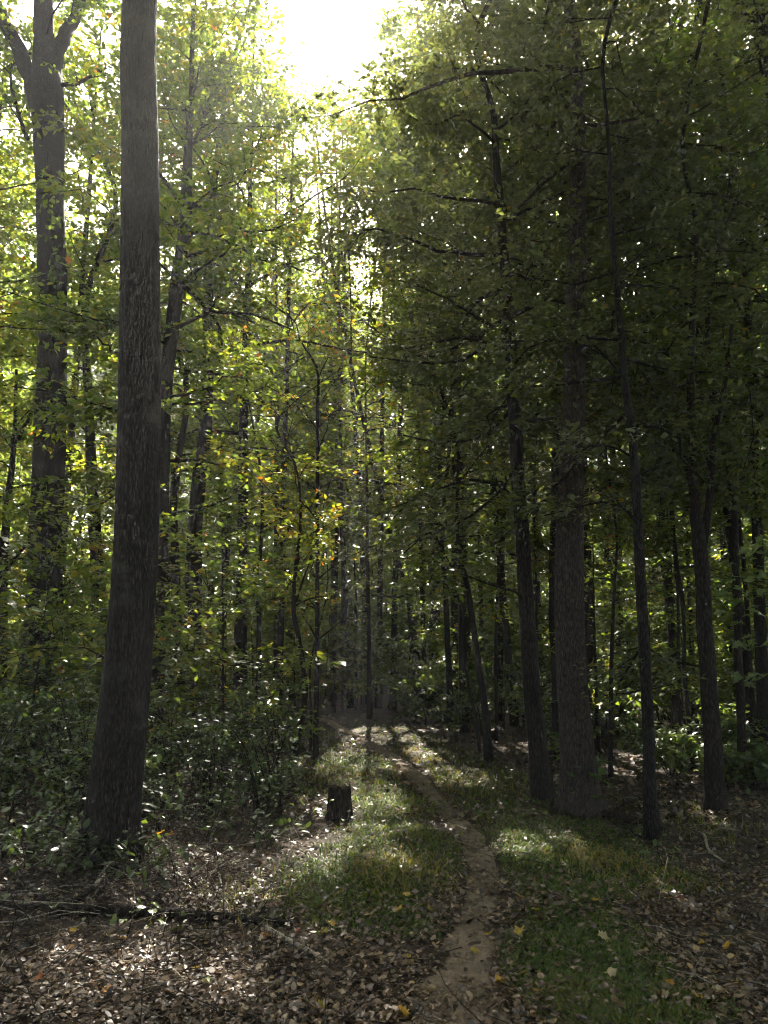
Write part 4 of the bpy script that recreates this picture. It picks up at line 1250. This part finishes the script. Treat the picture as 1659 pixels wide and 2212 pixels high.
rng = R_(61)
g = ground_at(-10, 2000)
base = np.array([g[0], g[1], h1(*g)])
root = thing('brush_pile', 'pile of long thin dead twigs at the left margin in front of the fallen branch', 'brush pile', base)
for k in range(26):
    a = rng.normal(.12, .35); L = rng.uniform(.35, .95)
    p0 = np.array([rng.uniform(-.35, .1), rng.normal(0, .12), rng.uniform(.01, .16)])
    d = np.array([math.cos(a), math.sin(a), rng.normal(-.06, .08)]) * L
    q = tube(np.array([p0, p0 + d * .35 + rng.normal(0, .02, 3), p0 + d * .7 + rng.normal(0, .025, 3), p0 + d + [0, 0, -.02]]), [.0045, .004, .003, .0015], 5)
    link('twig', mesh('twig', *q, 'bark_brown' if k % 3 else 'bark_pale'), root)

# ------------------------------------------------------------------ single leaves
def outline_leaf(kind, r):
    """a leaf one unit long, base at the origin, tip along +X, gently curled"""
    if kind == 'oval':
        o = [(0, 0), (.12, .13), (.3, .25), (.5, .28), (.7, .22), (.88, .1), (1, 0)]
    elif kind == 'lobed':
        o = [(0, 0), (-.06, .20), (.10, .24), (.04, .46), (.26, .36), (.40, .50), (.48, .30), (.60, .20), (.66, .30), (.80, .12), (1, 0)]
    else:                                             # tulip-shaped: four blunt lobes
        o = [(0, 0), (.02, .2), (.06, .44), (.30, .34), (.44, .30), (.62, .40), (.86, .30), (.84, .1), (.80, 0)]
    up = np.array(o)
    lo = up[1:-1][::-1] * [1, -1]
    O = np.vstack([up, lo])
    mid = np.array([[.22, 0], [.5, 0], [.74, 0]])
    A = np.vstack([O, mid])
    n = len(O)
    z = .55 * np.abs(A[:, 1]) * r.uniform(-.6, 1.5) + .14 * np.sin(A[:, 0] * 4 + r.uniform(0, 6)) * r.uniform(.4, 1.5) + .06 * r.normal(0, 1, len(A)) * (np.abs(A[:, 1]) > .01)
    V = np.column_stack([A, z])
    k = len(up)
    T = []
    for a in range(n):
        b = (a + 1) % n
        x = (O[a, 0] + O[b, 0]) / 2
        c = n + (0 if x < .36 else 1 if x < .62 else 2)
        T.append([b, a, c])
    # close the strip between neighbouring fans
    for a in range(1, n):
        x0 = (O[a - 1, 0] + O[a, 0]) / 2; x1 = (O[a, 0] + O[(a + 1) % n, 0]) / 2
        c0 = n + (0 if x0 < .36 else 1 if x0 < .62 else 2); c1 = n + (0 if x1 < .36 else 1 if x1 < .62 else 2)
        if c0 != c1:
            T.append([a, c0, c1])
    return V, np.array(T)


LEAFMESH = {}


def leaf_mesh(kind, var, mat, tint):
    key = (kind, var, mat, round(tint, 1))
    if key not in LEAFMESH:
        V, T = outline_leaf(kind, R_(100 + var))
        LEAFMESH[key] = mesh('leaf', V, None, T, mat, np.full(len(T), tint), smooth=False)
    return LEAFMESH[key]


from mathutils import Matrix, Vector


def leaf_matrix(p, d, nrm, size):
    d = unit(np.asarray(d, float)); s_ = unit(np.cross(nrm, d)); nn = np.cross(d, s_)
    return Matrix(((d[0] * size, s_[0] * size, nn[0] * size, p[0]), (d[1] * size, s_[1] * size, nn[1] * size, p[1]), (d[2] * size, s_[2] * size, nn[2] * size, p[2]), (0, 0, 0, 1)))


rng = R_(71)
# colour 0 green .3 yellow .55 amber .75 orange .9 red 1 pale tan
FALLEN = [
    (228, 2172, 30, .70, 'lobed', 'bright orange crumpled leaf near the lower left corner, largest orange one'), (148, 2043, 24, .45, 'oval', 'yellow leaf in the shade left, below the propped branches'),
    (272, 2043, 20, .62, 'lobed', 'amber leaf below the shiny seedling in front of the fallen branch'), (228, 2046, 18, .25, 'oval', 'yellow-green leaf just left of the amber one by the seedling'),
    (580, 2034, 24, .68, 'lobed', 'orange leaf beside the start of the pale barkless branch'), (720, 2013, 20, .5, 'tulip', 'golden leaf on the grass edge above the pale branch'),
    (692, 2028, 20, .35, 'tulip', 'pale yellow leaf left of the golden leaf above the pale branch'), (415, 2105, 20, .52, 'oval', 'narrow amber leaf in the middle of the sunlit litter'),
    (455, 2135, 24, .05, 'lobed', 'single green leaf lying on the brown litter'), (608, 2158, 18, .5, 'oval', 'small golden leaf in the shaded litter left of the path'),
    (682, 2188, 28, .42, 'lobed', 'crumpled yellow leaf left of the path at the lower edge'), (772, 2193, 20, .48, 'oval', 'flat yellow leaf close to the path at the lower edge'),
    (637, 2023, 14, .92, 'lobed', 'small dark red leaf above the pale branch'), (595, 1970, 16, .92, 'lobed', 'red leaf behind the long fallen branch in the sunlit litter'),
    (87, 2145, 26, .80, 'lobed', 'rust-brown upright leaf near the left margin'), (1057, 2012, 26, .5, 'tulip', 'yellow leaf on the right edge of the dirt path, uppermost of three'),
    (1030, 2051, 18, .42, 'tulip', 'small pale yellow leaf lying on the dirt path, middle of three'), (1070, 2129, 28, .55, 'tulip', 'amber leaf on the right edge of the dirt path, lowest of three'),
    (1122, 2027, 30, .45, 'tulip', 'folded yellow leaf in the grass right of the path'), (882, 2192, 34, .55, 'lobed', 'large amber leaf at the lower left end of the dirt path'),
    (1330, 2132, 28, 1.0, 'tulip', 'pale cream leaf on the green grass strip'), (1507, 2182, 22, .52, 'lobed', 'yellow leaf on the brown litter in the lower right'),
    (1522, 2047, 20, .48, 'lobed', 'lower of two yellow leaves close together on the right litter'), (1517, 2025, 15, .48, 'tulip', 'upper of two yellow leaves close together on the right litter'),
    (1565, 2053, 22, .60, 'tulip', 'dull amber leaf right of the two close yellow leaves'), (1597, 2134, 18, .5, 'tulip', 'golden leaf nearest the right margin'),
    (1567, 2158, 18, .55, 'oval', 'small amber leaf below the golden one near the right margin'), (1147, 1972, 22, .40, 'oval', 'narrow yellow leaf on the grass strip beside the path'),
    (1280, 1953, 18, .48, 'tulip', 'yellow leaf standing in the grass below the golden tuft'), (1115, 1941, 26, .45, 'tulip', 'yellow leaf right of the bright spot on the path'),
    (887, 1945, 22, .48, 'tulip', 'yellow leaf in the grass left of the path, upper of three'), (852, 1978, 22, .50, 'tulip', 'yellow leaf in the grass left of the path, leftmost of three'),
    (937, 1967, 18, .40, 'tulip', 'yellow leaf in the grass left of the path, rightmost of three'), (885, 2069, 18, .42, 'oval', 'small yellow leaf left of the dirt path halfway down'),
    (1460, 2145, 22, .62, 'oval', 'ochre leaf on the litter right of the grass strip'), (1295, 2036, 30, 1.0, 'lobed', 'pale dry many-pointed leaf on the grass strip'),
    (342, 1878, 22, .70, 'lobed', 'orange leaf caught in the twigs right of the thick grey trunk, lower one'), (365, 1820, 18, .70, 'lobed', 'orange leaf caught in the twigs right of the thick grey trunk, upper one')]
for q, (px, py, w, tn_, kind, lab) in enumerate(FALLEN):
    g = ground_at(px, py)
    p = np.array([g[0], g[1], h1(*g) + (.03 if q < 36 else .06)])
    L = metres(w, p) * .95
    a = rng.uniform(0, 6.28)
    o = link('fallen_leaf', leaf_mesh(kind, q, 'autumn_leaf', tn_))
    o.matrix_world = leaf_matrix(p, [math.cos(a), math.sin(a), rng.normal(.1, .15)], [rng.normal(0, .3), rng.normal(-.15, .3), 1.0], L)
    tag(o, lab, 'leaf', 'bright fallen leaves on the ground')
for q in range(230):                                  # the brown leaves that lie nearest
    px, py = rng.uniform(10, 1650), rng.uniform(2020, 2212)
    g = ground_at(px, py)
    off, hw = path_off(g[0], g[1])
    if abs(off[0]) < hw[0] and rng.random() < .75 or 0 < off[0] - hw[0] < .8 and rng.random() < .6:
        continue
    p = np.array([g[0], g[1], h1(*g) + rng.uniform(.02, .045)])
    a = rng.uniform(0, 6.28)
    o = link('brown_leaf', leaf_mesh(['oval', 'lobed', 'tulip'][q % 3], 200 + q % 15, 'litter_leaf', [.35, .5, .65, .8, .9][q % 5]))
    o.matrix_world = leaf_matrix(p, [math.cos(a), math.sin(a), rng.normal(.05, .25)], [rng.normal(0, .45), rng.normal(0, .45), 1.0], rng.uniform(.03, .05))
    tag(o, 'curled brown leaf on top of the litter in the near foreground', 'leaf', 'brown leaves lying nearest the viewer')


def leafy(name, label, cat, base, stems, blade, group=None, mat='shrub_leaf', bark='bark_dark'):
    """a small plant: stems [(points, r0, r1)] and single leaves [(point, direction, normal, size, kind, tint)] in metres from its foot"""
    root = thing(name, label, cat, base, group)
    stalks = []
    for pts, r0, r1 in stems:
        P = resample(pts, max(5, len(pts) * 3))
        stalks.append(link('stem', mesh('stem', *tube(P, np.linspace(r0, r1, len(P)), 6), bark), root))
    for j, (p, d, nn, s_, kind, tn_, on) in enumerate(blade):
        m_ = 'autumn_leaf' if tn_ > 1 else mat
        o = link('leaf', leaf_mesh(kind, 300 + j % 9, m_, tn_ - 1 if tn_ > 1 else tn_), stalks[on])
        o.matrix_local = leaf_matrix(p, d, nn, s_)
    return root


def seedling(px, py, hgt, n, size, tint, label, spread=.16, kind='oval', yellow=0, seed=0):
    r = R_(seed + 1000)
    g = ground_at(px, py)
    base = np.array([g[0], g[1], h1(*g)])
    tip = np.array([r.normal(0, .05), r.normal(0, .05), hgt])
    main = [np.array([0, 0, -.02]), tip * .5 + r.normal(0, .015, 3), tip]
    stems = [(main, .004, .002)]
    blade = []
    for j in range(n):
        f = .35 + .65 * (j + .5) / n
        a = j * 2.4 + r.normal(0, .4)
        p = resample(main, 20)[int(f * 19)]
        e = p + np.array([math.cos(a), math.sin(a), r.uniform(.05, .5)]) * spread * r.uniform(.4, 1.1)
        stems.append(([p, (p + e) / 2 + [0, 0, .012], e], .0018, .001))
        tn_ = 1 + r.uniform(.3, .6) if j < yellow else float(np.clip(tint + r.normal(0, .08), 0, .8))
        blade.append((e, np.array([math.cos(a), math.sin(a), r.normal(-.15, .2)]), np.array([r.normal(0, .3), r.normal(-.1, .3), 1.0]), size * r.uniform(.7, 1.2), kind, round(tn_, 1), j + 1))
    return leafy('seedling', label, 'seedling', base, stems, blade)


for q, a in enumerate([
        (272, 2032, .16, 9, .07, .45, 'seedling with pale shiny leaves in front of the long fallen branch', .13), (352, 2026, .14, 5, .06, .5, 'small seedling with green lobed leaves right of the shiny one', .09, 'lobed'),
        (187, 2015, .12, 4, .055, .4, 'tiny four-leaved seedling left of the shiny one', .09), (1434, 1860, .26, 11, .07, .4, 'seedling with rounded pale leaves in the litter below the knobbly trunk', .16),
        (1275, 1762, .55, 14, .12, .3, 'leafy seedling with drooping leaves against the foot of the largest brown trunk', .22), (330, 1770, .42, 14, .085, .5, 'sunlit seedling against the right side of the thick grey trunk', .22),
        (165, 1800, .55, 9, .10, .35, 'plant with one bright yellow leaf left of the thick grey trunk', .24, 'oval', 2), (60, 1800, .45, 12, .09, .35, 'broad-leaved seedling at the left margin above the bent stick', .26),
        (40, 1920, .35, 10, .075, .3, 'shaded seedling beside the thick fallen branch at the left margin', .22), (120, 1880, .4, 11, .075, .3, 'seedling between the bent stick and the propped branches', .22),
        (215, 1860, .33, 9, .085, .35, 'seedling whose flat leaves cover the foot of the thick grey trunk', .22), (290, 1850, .3, 6, .08, .5, 'seedling with one orange leaf at the right foot of the thick grey trunk', .18, 'oval', 1),
        (420, 1800, .4, 12, .07, .35, 'seedling with small flat leaves between the grey trunk and the stump', .22), (520, 1790, .35, 11, .07, .35, 'shaded seedling midway between the grey trunk and the stump', .22),
        (610, 1790, .3, 9, .07, .4, 'seedling left of the stump', .2), (380, 1905, .22, 6, .07, .5, 'small sunlit seedling behind the long fallen branch, left one', .14),
        (470, 1900, .22, 7, .06, .4, 'small sunlit seedling behind the long fallen branch, right one', .14), (730, 1790, .16, 7, .06, .4, 'little plant with flat leaves in front of the stump', .16),
        (560, 1720, .5, 12, .08, .4, 'leggy seedling with pale leaves in the shrubs left of the stump', .26), (1010, 1545, .7, 10, .13, .7, 'bright sunlit seedling standing beyond the bend of the path', .3),
        (1215, 1850, .12, 5, .06, .3, 'small seedling with white-shining leaves beside the golden grass', .09), (1460, 1735, .5, 12, .08, .5, 'sunlit low plant left of the V trunk', .3),
        (1625, 1790, .4, 9, .09, .3, 'shaded plant at the right margin below the V trunk', .25), (700, 1700, .25, 8, .06, .5, 'little sunlit plant just behind the stump', .2), (15, 2060, .3, 7, .07, .25, 'dark seedling at the left margin near the brush pile', .18)]):
    seedling(*a[:7], *(a[7:]), seed=q)


def spray(name, label, cat, foot, branches, n, size, kind, tint, seed, box_px, Y):
    """a young tree outside the margin whose leafy branches reach into the picture; leaves placed one by one along its branches"""
    r = R_(seed)
    base = np.array([foot[0], foot[1], h1(*foot)])
    stems, anchors = [], []
    ztop = max(b[0][2] for b in branches) + .3
    stems.append(([np.array([0, 0, -.05]), np.array([.03, 0, ztop * .5]), np.array([0, .02, ztop])], .02, .008))
    for bi, b in enumerate(branches):
        P = [np.array(p) - base for p in b]
        P[0] = np.array([0, 0, P[0][2]])
        stems.append((P, .007, .002))
        R = resample(P, 40)
        for j in range(n):
            p = R[int(r.uniform(.35, 1) * 39)] + np.array([r.normal(0, .06), r.normal(0, .16), r.normal(-.01, .035)])
            d = unit(P[-1] - P[0]) + np.array([0, r.normal(0, .8), -.25])
            anchors.append((p, d, np.array([r.normal(0, .25), r.normal(-.25, .25), 1.0]), size * r.uniform(.65, 1.15), kind, round(float(np.clip(tint + r.normal(0, .08), 0, .8)), 1), bi + 1))
    return leafy(name, label, cat, base, stems, anchors)


Ym = 6.4
xm = at(1745, 1500, Ym)[0]
spray('maple_sapling', 'maple sapling at the right margin reaching in with layered lobed leaves', 'sapling', (xm, Ym),
      [[np.array([xm, Ym, at(1700, y0, Ym)[2]]), at(1640, y0 - 10, Ym), at(x1, y1, Ym - .1)] for y0, x1, y1 in [(1260, 1555, 1250), (1290, 1535, 1290), (1320, 1580, 1330), (1170, 1610, 1180), (1210, 1590, 1215), (1470, 1630, 1480), (1400, 1635, 1390)]],
      9, .115, 'lobed', .45, 5, None, Ym)
Yl = 5.6
xl_ = at(-95, 1500, Yl)[0]
spray('sapling', 'sapling at the left margin reaching in with narrow shiny leaves', 'sapling', (xl_, Yl),
      [[np.array([xl_, Yl, at(-60, y0, Yl)[2]]), at(0, y0 - 8, Yl), at(x1, y1, Yl - .1)] for y0, x1, y1 in [(1180, 50, 1170), (1280, 35, 1270), (1320, 55, 1325), (1215, 40, 1190)]],
      7, .10, 'oval', .4, 6, None, Yl)

# vine climbing the forked trunk
rng = R_(15)
Ya = ground_at(82, 1608)[1] - .42
P = [at(x, y, Ya) for x, y in [(92, 1560), (100, 1300), (112, 1000), (108, 800), (122, 600), (100, 430), (104, 300), (98, 220)]]
base = P[0].copy()
blade = []
V_ = resample(P, 80)
for x, y, n, sx, sy, sz, tn_ in [(105, 265, 34, 20, 18, .20, .78), (70, 250, 8, 20, 15, .17, .7), (112, 400, 14, 15, 18, .17, .75), (112, 500, 26, 18, 40, .15, .5), (112, 600, 26, 18, 30, .15, .45), (70, 600, 14, 25, 30, .16, .5)]:
    for k in range(n):
        p = at(x + rng.normal(0, sx), y + rng.normal(0, sy), Ya - rng.uniform(.05, .35)) - base
        blade.append((p, np.array([rng.normal(0, .5), rng.normal(-.5, .3), -.9]), np.array([rng.normal(0, .4), -1.0, rng.uniform(.1, .9)]), sz * rng.uniform(.7, 1.2), 'oval', round(float(np.clip(tn_ + rng.normal(0, .06), 0, .84)), 1), 0))
leafy('vine', 'climbing vine with bright oval leaves on the forked trunk', 'vine', base, [([p - base for p in P], .012, .005)], blade, mat='canopy_leaf')


# ------------------------------------------------------------------ the air
def box(name, lo, hi):
    lo, hi = np.array(lo, float), np.array(hi, float)
    V = np.array([[(lo, hi)[i][0], (lo, hi)[j][1], (lo, hi)[k][2]] for k in (0, 1) for j in (0, 1) for i in (0, 1)])
    Q = np.array([[0, 2, 3, 1], [4, 5, 7, 6], [0, 1, 5, 4], [2, 6, 7, 3], [0, 4, 6, 2], [1, 3, 7, 5]])
    return mesh(name, V, Q, None, None, None, False)


m = bpy.data.materials.new('haze'); m.use_nodes = True
nt = m.node_tree
nt.nodes.remove(nt.nodes['Principled BSDF'])
pv = nt.nodes.new('ShaderNodeVolumePrincipled')
pv.inputs['Color'].default_value = (.95, .95, .97, 1)
pv.inputs['Density'].default_value = .0014
pv.inputs['Anisotropy'].default_value = .25
nt.links.new(pv.outputs[0], nt.nodes['Material Output'].inputs['Volume'])
me = box('haze', (-165, -160, -2.5), (165, 175, 46))
me.materials.append(m)
tag(link('haze', me), 'thin pale haze filling the air of the wood', 'haze', kind='stuff')

# ------------------------------------------------------------------ tell look-alikes apart by their order from the left
same = {}
for o in scene.objects:
    if o.parent is None and o.get('group') and o.name.split('.')[0] in ('tree', 'sapling', 'shrub'):
        same.setdefault(o['label'], []).append(o)
ORDER = ['leftmost', 'second', 'third', 'fourth', 'fifth', 'sixth', 'seventh', 'eighth', 'ninth', 'tenth', 'eleventh', 'twelfth', 'thirteenth', 'fourteenth', 'fifteenth', 'sixteenth', 'seventeenth', 'eighteenth']
for lab, obs in same.items():
    if len(obs) < 2 or 'viewer' in lab or len(obs) > 18:
        continue
    obs.sort(key=lambda o: o.location.x / o.location.y)
    for j, o in enumerate(obs):
        o['label'] = lab + ', ' + ('rightmost' if j == len(obs) - 1 else ORDER[j])
